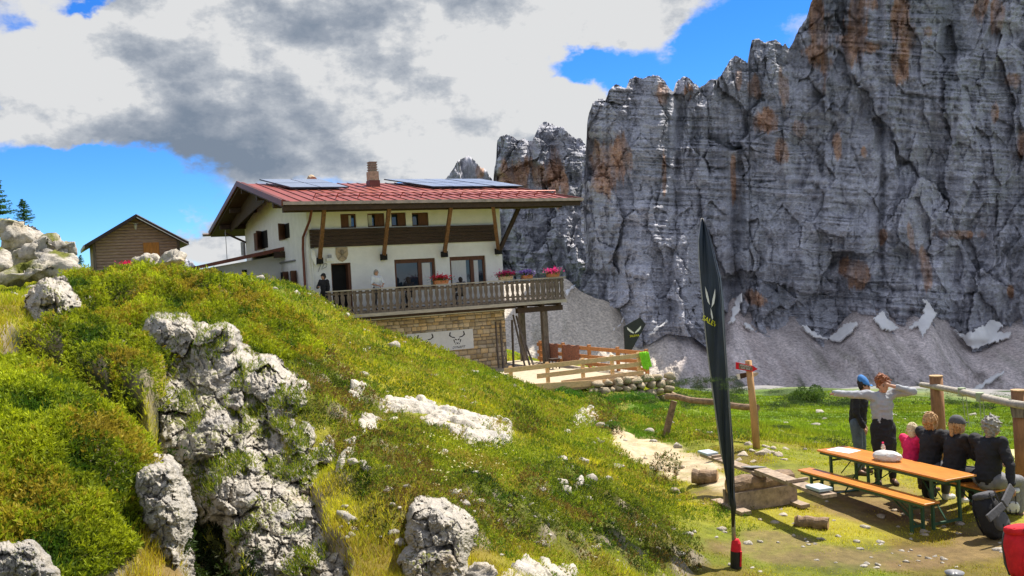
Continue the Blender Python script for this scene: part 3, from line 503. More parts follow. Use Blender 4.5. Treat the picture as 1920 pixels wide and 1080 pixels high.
def build_rocks():
    rock_face(FBL, 'large cracked pale limestone cliff dropping into the dark cleft beside the juniper mound')
    rock_face([(292,918,26,32,4.05),(298,960,32,38,4.0),(306,1005,28,34,3.95),(316,1045,18,32,3.95),(296,1078,28,28,3.8)], 'tall bright white rock edging the juniper mound above the cleft', 30., .12, 0, 0)
    rock_face([(98,588,24,30,13.6),(86,616,16,16,13.2),(120,604,12,14,13.5)], 'grey rock face half covered by the juniper hill at left', 30., .35, 0, 0)
    rock_face([(20,1062,44,28,2.75),(62,1080,28,16,2.7),(5,1046,20,16,2.8)], 'white rock in the bottom left corner under the juniper', 30., .08, 0, 0)
    rock_face([(806,1000,26,32,6.5),(834,1030,28,40,6.3),(812,1066,38,34,6.1)], 'tall white boulder standing in dark heath near the bottom centre', 30., .25, 0, 0)
    ledge([(740,763,30,10,10),(790,766,48,13,10),(838,780,44,14,12),(885,793,44,15,10),(925,803,36,20,10),(948,812,16,20,0),(868,818,36,10,20),(905,818,40,12,0),(815,795,30,9,15)], 'long flat white limestone slab lying across the grassy slope below the lodge', 1)
    ledge([(705,793,32,12,8),(690,808,16,18,0),(735,790,16,8,0)], 'small pale rock ledge just left of the long white slab', 2)
    ledge([(668,745,22,9,0),(655,758,12,8,0)], 'small bleached rock patch above the left end of the white slab', 3); ledge([(1100,785,22,16,0),(1085,795,12,8,0)], 'broken pale rock patch on the ridge left of the path', 4)
    ledge([(645,868,14,26,20),(660,842,10,14,0)], 'narrow pale rock rib between the cliff and the heath', 5); ledge([(960,1082,26,14,0),(1010,1072,50,16,5),(1060,1078,22,12,0)], 'low fractured white rock along the bottom edge', 6); ledge([(1085,918,12,10,0)], 'tiny white rock patch right of the wildflowers', 7)
    outcrop('rock_outcrop', [(20,462,46,46,20),(72,478,46,44,19.5),(112,462,26,24,20.5),(0,500,30,34,18.6),(45,515,50,22,18.4),(100,500,36,30,18.8),(30,425,34,16,20.5),(125,490,18,20,20)], .06, .13, 1.3, 'big pale weathered rock outcrop at the left edge below the spruces', 8, moss=.12)
    outcrop('boulder', [(893,1078,36,15,6.0)], .02, .03, 6, 'low white rock at the bottom edge right of the tall boulder', 13, push=0)
    outcrop('boulder', [(290,487,30,10,34),(318,492,20,13,33),(278,494,14,9,33.5)], .06, .09, 1.6, 'pale rock in front of the door of the wooden shed', 14, cat='boulder', push=.2, grow=1.45)
    spec = [(165,690,16,12,'small white rock below the overhanging juniper'),(1098,781,24,13,'white rock beside the green bank left of the path'),(1056,814,18,9,'white rock on the ridge of the slope above the path'),(1148,873,24,7,'flat white rock in dry grass beside the path'),
            (1052,918,14,16,'white upright rock right of the yellow wildflowers'),(1068,912,10,8,'little white stone touching the upright rock'),(976,966,13,12,'white stone in the heath beside the wildflowers'),(884,697,14,10,'white stone in grass under the stone basement'),(870,702,9,6,'small stone beside the white stone under the basement'),
            (640,582,16,12,'white rock at the left foot of the balcony'),(620,566,12,12,'white rock on the crest left of the balcony'),(600,548,14,8,'white rock at the crest under the drainpipe'),(1532,832,18,7,'white rock in grass behind the far end of the beer table'),(1280,925,16,11,'pale rock where the slope meets the path'),
            (1192,720,10,9,'white stone at the corner of the terrace wall'),(1465,967,12,7,'white stone next to the seesaw base'),(365,1010,10,6,'grey stone on the floor of the cleft'),(395,1020,14,9,'larger grey stone on the floor of the cleft'),(215,770,9,7,'grey stone in the dark gully')]
    for i, (px, py, hw, hh, lb) in enumerate(spec): rock('rock', px, py, hw, hh, seed=200+i, label=lb, sub=3 if hw < 16 else 4)
    cairn = [(1395,852,13,9),(1408,842,12,10),(1424,850,14,13),(1441,846,14,11),(1456,852,12,9),(1404,830,9,7),(1436,836,9,8),(1385,860,9,6),(1468,858,9,6),(1415,862,9,6),(1448,838,8,6)]
    for i, (px, py, hw, hh) in enumerate(cairn): rock('cairn_stone', px, py+4, hw, hh, seed=260+i, label='pale stone in the ring around the foot of the signpost', group='stones piled round the signpost', cat='stone', sub=3, sink=.1)
    rs = np.random.RandomState(5); n = 0
    zones = [((470,600),(512,560),26,(3,9)),((20,90),(515,560),22,(6,16)),((560,760),(540,700),16,(3,9)),((680,1000),(640,760),30,(3,10)),((640,1150),(820,1040),95,(4,12)),((1100,1300),(790,1070),35,(3,9)),((1280,1560),(930,1075),26,(3,8)),((1560,1900),(960,1070),34,(3,8)),((1440,1900),(775,860),34,(4,9)),
             ((1500,1780),(1010,1070),20,(2,6)),((1290,1560),(775,830),12,(3,7)),((400,640),(620,760),10,(3,7))]
    lab = {0:'small white stone on the crest behind the juniper', 1:'pale stone in the stony strip at the left edge', 2:'white stone low in the grass left of the basement wall',3:'white stone on the slope under the terrace',4:'small pale stone among the heath in the middle of the slope',5:'small pale stone along the foot of the slope',
           6:'small stone on the trampled grass left of the beer bench',7:'small pale stone on bare soil near the backpacks',8:'pale stone scattered on the green meadow behind the people',9:'gravel sized stone in front of the beer bench',10:'small stone in grass by the log rail fence',11:'small white stone near the cliff top'}
    for k, ((x0, x1), (y0, y1), cnt, (s0, s1)) in enumerate(zones):
        for j in range(cnt):
            px, py = rs.uniform(x0, x1), rs.uniform(y0, y1); s = s0+(s1-s0)*rs.uniform()**2
            rock('stone', px, py, s*1.5, s*.95, seed=400+n, label=lab[k], group=lab[k].replace('stone', 'stones').replace('small ', ''), cat='stone', sub=2, sink=-.4 if k in (3, 4, 5) else 0, rough=.2); n += 1
build_rocks()
# ------------------------------------------------------------------ low vegetation
def polar(n, rs, r0, r1, a0=-36, a1=36):
    r = r0*np.exp(rs.uniform(0, math.log(r1/r0), n)); a = np.radians(rs.uniform(a0, a1, n)); return r*np.sin(a), r*np.cos(a), r
ROCKZ = [(410,810,70,170,-22),(540,970,70,110,-10),(845,785,115,24,12),(705,795,30,14,0),(820,1030,36,55,0),(50,475,85,55,0)]
def tri_mesh(name, base, tip, side, col, mat, ctop=1.25, mid=None):
    n = len(base); V = np.empty((n, 3, 3)); V[:, 0] = base-side; V[:, 1] = base+side; V[:, 2] = tip
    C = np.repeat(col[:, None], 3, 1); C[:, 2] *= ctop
    return npmesh(name, V.reshape(-1, 3), np.arange(n*3).reshape(-1, 3), mat, col=np.clip(C.reshape(-1, 3), .004, .8))
def build_grass():
    rs = np.random.RandomState(3); x, y, r = polar(1500000, rs, 2.6, 120)
    z = H0(x, y); px, py = proj(np.stack([x, y, z], 1)); wob = .35*fbm(x/.8, y/.8, 4, 3)
    keep = (px > -250) & (px < 2200) & (py < 1330)
    j = region(px, py, JUN, .2, wob)*(r < 25); p = region(px, py, PATHR, .15, wob)*(r < 34); s = region(px, py, SOIL, .3, wob)*(r < 34); b = region(px, py, BUSH, .2, wob)*(r < 32); k = region(px, py, ROCKZ, .3, wob)*.8*(r < 22)
    clump = fbm(x/.45, y/.45, 21, 3, .6)
    keep &= rs.uniform(size=len(x)) > np.maximum.reduce([j*.93, p*.985, s*.80, b*.45, k])
    keep &= clump+rs.uniform(-.35, .6, len(x)) > -.2
    x, y, r, clump, b, s = x[keep], y[keep], r[keep], clump[keep], b[keep], s[keep]; z = H(x, y); n = len(x)
    n1 = fbm(x/1.1, y/1.1, 0, 5, .6); n2 = fbm(x/3.5+5, y/3.5, 2, 4, .6); u = rs.uniform(size=n); pxk = px[keep]
    right = sstep(1180, 1330, pxk)
    tmb = np.clip(.46+.9*n2+.5*n1+rs.normal(0, .18, n)+.30*right*(r < 19), 0, 1)[:, None]
    c = np.array([.16, .28, .010])*(1-tmb)+np.array([.64, .56, .03])*tmb
    t = (sstep(.1, .35, fbm(x/1.9+40, y/1.9, 7, 4, .6))*.6*(u > .3))[:, None]; c = c*(1-t)+np.array([.20, .09, .02])*t
    t = (u > .9)[:, None]*.7; c = c*(1-t)+np.array([.46, .38, .14])*t
    gb = (sstep(1060, 1120, pxk)*sstep(1330, 1230, pxk)*(r > 21)*(r < 36))[:, None]*.8; c = c*(1-gb)+np.array([.07, .20, .012])*gb
    fr = (sstep(17, 25, r)*right)[:, None]*.85; c = c*(1-fr)+np.array([.15, .24, .012])*(1+.5*n2+.7*fbm(x/5, y/5, 3, 4, .6))[:, None]*fr
    c *= rs.uniform(.7, 1.3, n)[:, None]
    h = (.030+.0026*np.minimum(r, 22))*(1+1.0*np.clip(clump, -.5, 1))*rs.uniform(.5, 1.4, n)*(1-.6*right*(r < 20))*(1+.5*sstep(30, 90, r))*(1-.4*s); w = np.maximum(.0018, .00052*r)*rs.uniform(.7, 1.5, n)
    an = rs.uniform(0, 6.28, n); lean = rs.uniform(.1, .9, n); dx = np.cos(an)*lean; dy = np.sin(an)*lean
    base = np.stack([x, y, z-.01], 1); tip = base+np.stack([dx*h, dy*h, h], 1); sd = rs.uniform(0, 6.28, n); side = np.stack([np.cos(sd)*w, np.sin(sd)*w*.4, 0*w], 1)
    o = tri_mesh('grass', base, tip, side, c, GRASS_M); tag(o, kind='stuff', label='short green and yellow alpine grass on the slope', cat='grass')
def sprigs(name, reg, N, rs, cols, r1, size=1.0, leaves=7, label=None, off=1.0, thr=.5, cat='shrubs'):
    x, y, r = polar(N, rs, 2.2, r1, -40, 34); z = H0(x, y); px, py = proj(np.stack([x, y, z], 1)); wob = .22*fbm(x/.8, y/.8, 4, 3)+(.5*fbm(x/.28, y/.28, 14, 3) if name == 'heath' else 1.3*np.abs(fbm(x/.5, y/.5, 18, 4, .6))-.1+.5*fbm(x/2.5, y/2.5, 19, 2) if name == 'meadow_herbs' else 0)
    k = ((region(px, py, GULLY, .2) < .4) | (name != 'juniper')) & (region(px, py, reg, .25, wob) > thr) & ((region(px, py, ROCKZ, .2, wob) < .4) if name in ('heath', 'meadow_herbs') else True) & ((region(px, py, PATHR+SOIL, .3, wob*0) < .3) if name == 'meadow_herbs' else True) & (py < 1350); x, y, r = x[k], y[k], r[k]; n = len(x); z = H(x, y); e = .04
    nx = -(H(x+e, y)-z)/e; ny = -(H(x, y+e)-z)/e; N3 = np.stack([nx, ny, np.ones(n)], 1); N3 /= np.linalg.norm(N3, axis=1)[:, None]
    cl = fbm(x/(.10+.012*r), y/(.10+.012*r), 31, 3, .6); cl2 = fbm(x/.9, y/.9, 33, 3)
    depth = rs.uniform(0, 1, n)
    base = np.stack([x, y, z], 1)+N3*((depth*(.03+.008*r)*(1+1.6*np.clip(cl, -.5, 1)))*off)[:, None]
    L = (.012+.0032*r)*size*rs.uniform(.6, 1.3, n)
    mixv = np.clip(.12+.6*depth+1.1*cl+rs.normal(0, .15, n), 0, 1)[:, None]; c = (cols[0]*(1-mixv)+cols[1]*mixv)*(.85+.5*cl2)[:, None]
    t = ((fbm(x/.5+70, y/.5, 3, 4, .6)+rs.uniform(-.25, .25, n)) > (.08 if name == 'heath' else .25))[:, None]*.7; c = c*(1-t)+cols[2]*t
    u = rs.normal(size=(n, 3))*.45+N3*.9+np.array([0, 0, .3]); u /= np.linalg.norm(u, axis=1)[:, None]
    B, T, S, C = [], [], [], []
    for i in range(leaves):
        f = i/leaves; d = u+rs.normal(size=(n, 3))*.62; d /= np.linalg.norm(d, axis=1)[:, None]; bs = base+u*(L*f*.9)[:, None]; ln = (L*rs.uniform(.55, 1.0, n))[:, None]
        sd = np.cross(d, rs.normal(size=(n, 3))); sd /= np.linalg.norm(sd, axis=1)[:, None]; B.append(bs); T.append(bs+d*ln); S.append(sd*ln*.15); C.append(c*rs.uniform(.75, 1.25, n)[:, None]*(.85+.3*f))
    o = quad_mesh(name, *[np.concatenate(a) for a in (B, T, S, C)], LEAF_M); tag(o, kind='stuff', label=label, cat=cat)
def build_veg():
    build_grass()
    rs = np.random.RandomState(8)
    sprigs('gully_plants', CLEFT+GULLY, 420000, rs, (np.array([.010, .026, .005]), np.array([.05, .09, .010]), np.array([.05, .045, .015])), 17, 1.3, 6, 'ferns and long grass in the cleft with shade put into their colour', 1.6, .15, 'plants')  # leaf colours darkened to imitate the shade of gully and cleft
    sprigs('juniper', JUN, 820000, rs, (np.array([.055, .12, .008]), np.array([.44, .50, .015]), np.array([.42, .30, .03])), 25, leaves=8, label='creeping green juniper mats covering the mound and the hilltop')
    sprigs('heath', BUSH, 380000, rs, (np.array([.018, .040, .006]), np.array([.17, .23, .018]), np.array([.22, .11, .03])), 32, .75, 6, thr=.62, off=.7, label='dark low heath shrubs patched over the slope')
    sprigs('meadow_herbs', [(900,800,560,300,18)], 380000, rs, (np.array([.07, .15, .010]), np.array([.40, .46, .02]), np.array([.40, .28, .05])), 30, .8, 5, 'broad leaved green herbs scattered through the grass of the slope', .5, .9, 'herbs')
    # tiny flowers
    for nm, reg, N, c, lb, sz in (('wildflowers', [(880,900,50,24,20),(830,860,50,20,10),(820,935,30,20,0),(900,870,80,40,10)], 26000, (.72, .66, .34), 'tiny cream wildflowers in the middle of the slope', 1.0), ('alpine_roses', [(30,668,40,18,0),(297,588,10,8,0),(335,583,8,6,0),(270,640,60,40,0)], 5000, (.75, .06, .12), 'small pink alpine rose blooms in the juniper', 1.2)):
        x, y, r = polar(N, rs, 3, 20, -32, 10); z = H0(x, y); px, py = proj(np.stack([x, y, z], 1)); k = (region(px, py, reg, .3) > .4) & (rs.uniform(size=N) > .55) & (fbm(x/.25, y/.25, 1, 2) > .12); x, y, r = x[k], y[k], r[k]; n = len(x)
        b = np.stack([x, y, H(x, y)+.05+.008*r], 1); a = rs.uniform(0, 6.28, n); s = (.006+.0009*r)*sz
        t = b+np.stack([np.cos(a)*s, np.sin(a)*s, .6*s], 1)*1.6; sd = np.stack([-np.sin(a)*s, np.cos(a)*s, 0*s], 1)*.7
        tag(quad_mesh(nm, b, t, sd, np.tile(np.array(c), (n, 1)), LEAF_M), kind='stuff', label=lb, cat='flowers')
build_veg()
# ------------------------------------------------------------------ shrubs and conifers
BARK = simple('bark_mat', (.12, .08, .05), .9, .3, 20, .4)
def crown(n, rs, size, squash=.75, leafs=.09, cols=((.02, .045, .012), (.07, .12, .02))):
    lob = rs.normal(size=(9, 3))*np.array([.5, .5, .3]); lob[:, 2] = np.abs(lob[:, 2])
    k = rs.randint(0, 9, n); d = rs.normal(size=(n, 3)); d /= np.linalg.norm(d, axis=1)[:, None]; p = (lob[k]+d*(.42*rs.uniform(.55, 1, n)**.6)[:, None])*size
    p[:, 2] = np.abs(p[:, 2])*squash; f = fbm(*(p/size*3).T, 3); keep = f > -.3; p, d, f = p[keep], d[keep], f[keep]; n = len(p)
    dd = d*.6+rs.normal(size=(n, 3))*.5+np.array([0, 0, .7]); dd /= np.linalg.norm(dd, axis=1)[:, None]; L = size*leafs*rs.uniform(.6, 1.4, n)
    sd = np.cross(dd, rs.normal(size=(n, 3))); sd /= np.linalg.norm(sd, axis=1)[:, None]; t = np.clip(.4+f+rs.normal(0, .2, n), 0, 1)[:, None]
    return p, p+dd*L[:, None], sd*(L*.28)[:, None], np.array(cols[0])*(1-t)+np.array(cols[1])*t
def shrub(px, py, hpx, seed, label, group=None, D=None, cols=((.02, .045, .012), (.07, .12, .02)), n=2600, wide=1.0, name='dwarf_pine'):
    rs = np.random.RandomState(seed); q = hit(px, py) if D is None else P(px, py, D); size = hpx/FP*q[1]/.95
    root = bpy.data.objects.new(name, None); COL.objects.link(root); root.location = q; tag(root, label, 'shrub', group)
    b, t, s, c = crown(n, rs, size, .95, .085, cols); w = np.array([wide, wide, 1]); quad_mesh('crown', b*w, t*w, s, c, LEAF_M, root)
    V, Fc = [], []
    for i in range(4):
        a = rs.uniform(0, 6.28); p0 = np.array([0, 0, -.1*size]); p1 = np.array([math.cos(a)*.4, math.sin(a)*.4, .5])*size; V += [p0+[.03*size, 0, 0], p0-[.03*size, 0, 0], p0+[0, .03*size, 0], p1]; k = i*4; Fc += [[k, k+2, k+3], [k+2, k+1, k+3], [k+1, k, k+3]]
    npmesh('trunk', np.array(V), np.array(Fc), BARK, root); return root
def build_shrubs():
    sh = [(1522,754,34,'tall bright green bush standing alone at the far edge of the meadow', ((.04, .08, .012), (.12, .2, .03)), .9), (1470,762,14,'low dark pine bush left of the tall green bush', None, 2.2), (1565,760,18,'dark pine bush just right of the tall green bush', None, 2.0),
          (1488,756,12,'small pine bush touching the left foot of the tall green bush', None, 1.6), (1600,757,12,'small dark bush behind the blue cap', None, 2.0), (1560,838,20,'dark juniper bush behind the far end of the beer table', None, 2.0), (1860,770,16,'dark pine thicket under the log crossbeam', None, 2.6), (1800,762,16,'dark pine thicket between the swing posts', None, 2.8), (1440,770,9,'low pine bush right of the signpost', None, 2.2),
          (1080,745,24,'fresh green leafy shrub below the terrace fence', ((.04, .12, .01), (.10, .26, .02)), 1.3), (1170,752,22,'fresh green leafy shrub under the terrace wall', ((.04, .12, .01), (.10, .26, .02)), 1.6), (1130,800,16,'green shrub on the bank left of the path', ((.04, .11, .01), (.10, .24, .02)), 1.8), (1230,768,16,'green shrub at the right end of the terrace wall', ((.04, .11, .01), (.10, .24, .02)), 1.5),(1460,805,10,'flat juniper on the meadow right of the signpost',None,3),(1385,815,10,'flat juniper left of the signpost',None,3),(1460,820,8,'flat juniper just behind the cairn stones',None,3)]
    for i, (px, py, h, lb, cc, w) in enumerate(sh): shrub(px, py, h, 50+i, lb, cols=cc or ((.02, .045, .012), (.07, .12, .02)), wide=w, n=5000 if i in (0, 9, 10) else 3000)
    rs = np.random.RandomState(77)
    for i in range(46):
        px = rs.uniform(1205, 1390); py = rs.uniform(712, 768)+.0*(px-1200); shrub(px, py, rs.uniform(9, 17), 100+i, 'dark dwarf pine in the shaded belt left of the signpost', 'dwarf pines in the shaded belt behind the banner pole', wide=rs.uniform(1.2, 2.2), n=900)
    for i in range(40):
        px = rs.uniform(1400, 1910); py = rs.uniform(733, 775); shrub(px, py, rs.uniform(5, 11), 160+i, 'dwarf pine on the far rim of the green meadow', 'dwarf pines along the far rim of the meadow', wide=rs.uniform(1.5, 3), n=600)
    for i in range(34):
        px = rs.uniform(1430, 1915); py = 782+rs.uniform()**1.3*70; shrub(px, py, rs.uniform(4, 9), 240+i, 'low dark juniper cushion on the green meadow behind the people', 'juniper cushions on the green meadow', wide=rs.uniform(2.2, 4), n=900, name='juniper_cushion')
    def spruce(px, py, d, hpx, seed, label, lean=0):
        rs = np.random.RandomState(seed); q = P(px, py, d); h = hpx/FP*d; root = bpy.data.objects.new('spruce_tree', None); COL.objects.link(root); root.location = q; tag(root, label, 'tree')
        V, Fc = [], []
        for i in range(9):
            for k in range(6): a = k*math.pi/3; z = h*i/8; R_ = .02*h*(1-i/8.3); V.append([R_*math.cos(a), R_*math.sin(a), z])
        for i in range(8):
            for k in range(6): Fc.append([i*6+k, i*6+(k+1) % 6, i*6+6+(k+1) % 6, i*6+6+k])
        npmesh('trunk', np.array(V), np.array(Fc), BARK, root)
        B, T, S, C = [], [], [], []
        for i in range(120):
            z = h*(.06+.9*rs.uniform()**1.1); a = rs.uniform(0, 6.28); ln = h*.42*(1-z/h)**.8*rs.uniform(.6, 1.15)+.03*h; dr = np.array([math.cos(a), math.sin(a), -.05+.35*rs.uniform()])
            m = 90; f = rs.uniform(0, 1, m); p = np.array([0, 0, z])+dr*(f*ln)[:, None]; dd = dr*.8+rs.normal(size=(m, 3))*.55; dd /= np.linalg.norm(dd, axis=1)[:, None]; L = h*.035*rs.uniform(.6, 1.2, m)
            sd = np.cross(dd, rs.normal(size=(m, 3))); sd /= np.linalg.norm(sd, axis=1)[:, None]; B.append(p); T.append(p+dd*L[:, None]); S.append(sd*(L*.2)[:, None]); C.append(np.array([.05, .13, .02])*rs.uniform(.5, 1.8, m)[:, None])
        quad_mesh('crown', *[np.concatenate(v) for v in (B, T, S, C)], LEAF_M, root)
    spruce(46, 424, 21, 52, 1, 'small young spruce growing on top of the left rock outcrop'); spruce(-12, 425, 21, 105, 2, 'taller spruce cut off by the left edge above the rock outcrop'); spruce(152, 500, 30, 22, 3, 'tiny dark spruce between the rock outcrop and the wooden shed')
build_shrubs()
# ------------------------------------------------------------------ mesh builder for made things
class MB:
    def __init__(s): s.v = []; s.f = []; s.m = []
    def add(s, V, Fc, m=0):
        o = len(s.v); s.v += [tuple(map(float, p)) for p in V]; s.f += [tuple(i+o for i in f) for f in Fc]; s.m += [m]*len(Fc); return s
    def box(s, x0, x1, y0, y1, z0, z1, m=0):
        V = [(x, y, z) for z in (z0, z1) for y in (y0, y1) for x in (x0, x1)]
        return s.add(V, [(0, 2, 3, 1), (4, 5, 7, 6), (0, 1, 5, 4), (2, 6, 7, 3), (0, 4, 6, 2), (1, 3, 7, 5)], m)
    def obox(s, a, b, w, h, up=(0, 0, 1), m=0):
        """beam of section w x h from a to b"""
        a = np.array(a, float); b = np.array(b, float); d = b-a; d /= np.linalg.norm(d); x = np.cross(d, up); x /= np.linalg.norm(x); y = np.cross(x, d)
        V = [p+x*sx*w/2+y*sy*h/2 for p in (a, b) for sy in (-1, 1) for sx in (-1, 1)]
        return s.add(V, [(0, 1, 3, 2), (4, 6, 7, 5), (0, 4, 5, 1), (2, 3, 7, 6), (0, 2, 6, 4), (1, 5, 7, 3)], m)
    def tube(s, pts, r, n=10, cap=True, m=0, wob=0, seed=0):
        pts = [np.array(p, float) for p in pts]; R_ = r if isinstance(r, (list, tuple)) else [r]*len(pts); rings = []; up = np.array([0.13, .31, .94]); rs = np.random.RandomState(seed)
        for i, p in enumerate(pts):
            d = pts[min(i+1, len(pts)-1)]-pts[max(i-1, 0)]; d = d/(np.linalg.norm(d)+1e-9); x = np.cross(d, up)
            if np.linalg.norm(x) < 1e-3: x = np.cross(d, (1, 0, 0))
            x /= np.linalg.norm(x); y = np.cross(d, x)
            rings.append([p+(x*math.cos(6.2832*k/n)+y*math.sin(6.2832*k/n))*R_[i]*(1+wob*rs.uniform(-1, 1)) for k in range(n)])
        V = [v for r_ in rings for v in r_]; F_ = [(i*n+k, i*n+(k+1) % n, (i+1)*n+(k+1) % n, (i+1)*n+k) for i in range(len(pts)-1) for k in range(n)]
        if cap: F_ += [tuple(range(n))[::-1], tuple((len(pts)-1)*n+k for k in range(n))]
        return s.add(V, F_, m)
    def prism(s, poly, d, m=0):
        """poly: list of 3-D points of one planar face, d: extrusion vector"""
        n = len(poly); V = [np.array(p, float) for p in poly]; V += [p+np.array(d, float) for p in V]
        return s.add(V, [tuple(range(n)), tuple(range(2*n-1, n-1, -1))]+[(i, i+n, (i+1) % n+n, (i+1) % n) for i in range(n)], m)
    def build(s, name, mat=None, parent=None, smooth=False, bevel=0):
        me = bpy.data.meshes.new(name); me.from_pydata(s.v, [], s.f); o = link(name, me, mat, parent, smooth)
        import bmesh
        bm = bmesh.new(); bm.from_mesh(me); bmesh.ops.recalc_face_normals(bm, faces=bm.faces); bm.to_mesh(me); bm.free()
        if len(set(s.m)) > 1: me.polygons.foreach_set('material_index', np.array(s.m, np.int32))
        if bevel:
            b = o.modifiers.new('bevel', 'BEVEL'); b.width = bevel; b.segments = 2; b.limit_method = 'ANGLE'
        return o
def empty(name, loc, rz=0, label=None, cat=None, group=None):
    o = bpy.data.objects.new(name, None); COL.objects.link(o); o.location = loc; o.rotation_euler = (0, 0, rz); tag(o, label, cat, group); return o
def copy_tree(o, parent=None):
    c = o.copy(); COL.objects.link(c); c.parent = parent
    for ch in [x for x in bpy.data.objects if x.parent == o]: copy_tree(ch, c)
    return c
def text_part(body, size, mat, parent, name='lettering', loc=(0, 0, 0), rot=None, ext=.004, shear=0, center=True):
    cu = bpy.data.curves.new(name, 'FONT'); cu.body = body; cu.size = size; cu.extrude = ext; cu.shear = shear
    if center: cu.align_x = 'CENTER'; cu.align_y = 'CENTER'
    o = bpy.data.objects.new('tmp', cu); COL.objects.link(o); bpy.context.view_layer.update(); me = bpy.data.meshes.new_from_object(o.evaluated_get(bpy.context.evaluated_depsgraph_get())); bpy.data.objects.remove(o)
    me.materials.clear(); o = link(name, me, mat, parent); o.location = loc
    if rot is not None: o.rotation_euler = rot
    return o
# ------------------------------------------------------------------ materials for made things
def wood(name, c, var=.25, rough=.75, stretch=(1, 1, 12), scale=6, bump=.35): return simple(name, c, rough, var, scale, bump, 30, stretch=stretch)
M_PLASTER = simple('plaster_mat', (.84, .83, .79), .9, .05, 2.2, .25, 40)
M_DARKW = wood('dark_timber_mat', (.055, .032, .02), stretch=(1, 1, 1))
M_BOARD = wood('weathered_board_mat', (.07, .042, .028), .5, stretch=(.6, 4, 14))
M_STRUT = wood('strut_timber_mat', (.20, .10, .045), .35, stretch=(3, 3, .6))
M_RAILW = wood('grey_rail_timber_mat', (.17, .135, .11), .45, stretch=(4, 4, .6), bump=.5)
M_CAPW = wood('pale_handrail_mat', (.42, .38, .32), .2, stretch=(.5, 3, 3))
M_ROOF = simple('roof_metal_mat', (.31, .068, .038), .45, .12, 1.5, .1, 6, metal=.25, spec=.5)
M_ROOFD = simple('roof_trim_mat', (.17, .05, .035), .5, .15, 3)
M_GUT = simple('gutter_mat', (.42, .33, .27), .4, .25, 3, metal=.4)
M_PANEL = simple('solar_cell_mat', (.20, .25, .36), .22, .1, 3, spec=.9); M_PFR = simple('panel_frame_mat', (.05, .05, .06), .4, .1, 3, metal=.5)  # cell colour lightened to stand for bright cloud reflected in the panels
M_CELL = simple('solar_grid_mat', (.45, .5, .58), .3, .05, 3)
M_GLASS, _nt, _b = mat_new('window_glass_mat'); _b.inputs['Base Color'].default_value = (.03, .05, .07, 1); _b.inputs['Roughness'].default_value = .03; _b.inputs['Specular IOR Level'].default_value = 1.0; _b.inputs['Metallic'].default_value = .35
M_WFR = wood('window_frame_mat', (.13, .055, .03), .2, stretch=(2, 2, .5), bump=.1)
M_BLACK = simple('dark_interior_mat', (.012, .011, .010), .9, .2, 3); M_CURT = simple('curtain_mat', (.62, .62, .60), .9, .1, 12, stretch=(6, 6, .3))
M_STONE = vcol('masonry_mat', .92, 14, .18, .6, .015, 40); M_MORT = simple('mortar_mat', (.30, .25, .19), .95, .2, 12, .4)
M_TAN = simple('chimney_mat', (.46, .36, .24), .9, .2, 9, .4); M_WHITE = simple('white_paint_mat', (.78, .78, .76), .6, .05, 6); M_GREY = simple('grey_metal_mat', (.33, .33, .33), .45, .15, 8, metal=.4)
M_BLK = simple('black_ink_mat', (.012, .012, .014), .6, .1, 8); M_ORW = wood('new_fence_timber_mat', (.74, .50, .26), .15, stretch=(.5, 3, 3), bump=.15); M_ORW2 = wood('orange_fence_timber_mat', (.55, .24, .09), .2, stretch=(.5, 3, 3), bump=.15)
M_LOG = wood('log_mat', (.26, .17, .10), .35, stretch=(2, 2, 2), scale=5, bump=.5); M_END = simple('log_end_mat', (.50, .32, .16), .8, .25, 30, .2)
M_SEE = wood('seesaw_timber_mat', (.36, .27, .19), .3, stretch=(2, 2, 2), bump=.4); M_BLUE = simple('blue_tarp_mat', (.02, .30, .75), .5, .2, 8); M_TERR = simple('terracotta_mat', (.42, .17, .08), .85, .2, 12)
HA = rad(27.4); O_ = P(582, 530, 38); EX = np.array([math.cos(HA), math.sin(HA), 0]); EN = np.array([math.sin(HA), -math.cos(HA), 0])
def fv(x, y, v=0.0):
    q = P(x, y, 1.0); t = (O_@EN+v)/(q@EN); w = q*t-O_; return float(w@EX), float((q*t)[2])
def W3(u, v, z): return np.array([O_[0], O_[1], 0])+EX*u+EN*v+np.array([0, 0, z])
def flowers(root, w, d, z0, cols, seed, n=260, r=.16):
    rs = np.random.RandomState(seed); p = rs.normal(size=(n, 3))*np.array([w*.3, d*.5, .07])+np.array([0, 0, z0+.10]); a = rs.uniform(0, 6.28, n); s = rs.uniform(.02, .04, n)
    dd = np.stack([np.cos(a), np.sin(a), rs.uniform(-.2, .8, n)], 1); sd = np.cross(dd, rs.normal(size=(n, 3))); sd /= np.linalg.norm(sd, axis=1)[:, None]; c = np.array([cols[i] for i in rs.randint(0, len(cols), n)])
    quad_mesh('blossoms', p, p+dd*(s*2.2)[:, None], sd*s[:, None]*.9, c, LEAF_M, root)
    p = rs.normal(size=(n, 3))*np.array([w*.33, d*.55, .05])+np.array([0, 0, z0+.03]); quad_mesh('leaves', p, p+dd*(s*2)[:, None], sd*s[:, None]*.6, np.tile(np.array([.04, .12, .02]), (n, 1))*rs.uniform(.6, 1.5, n)[:, None], LEAF_M, root)
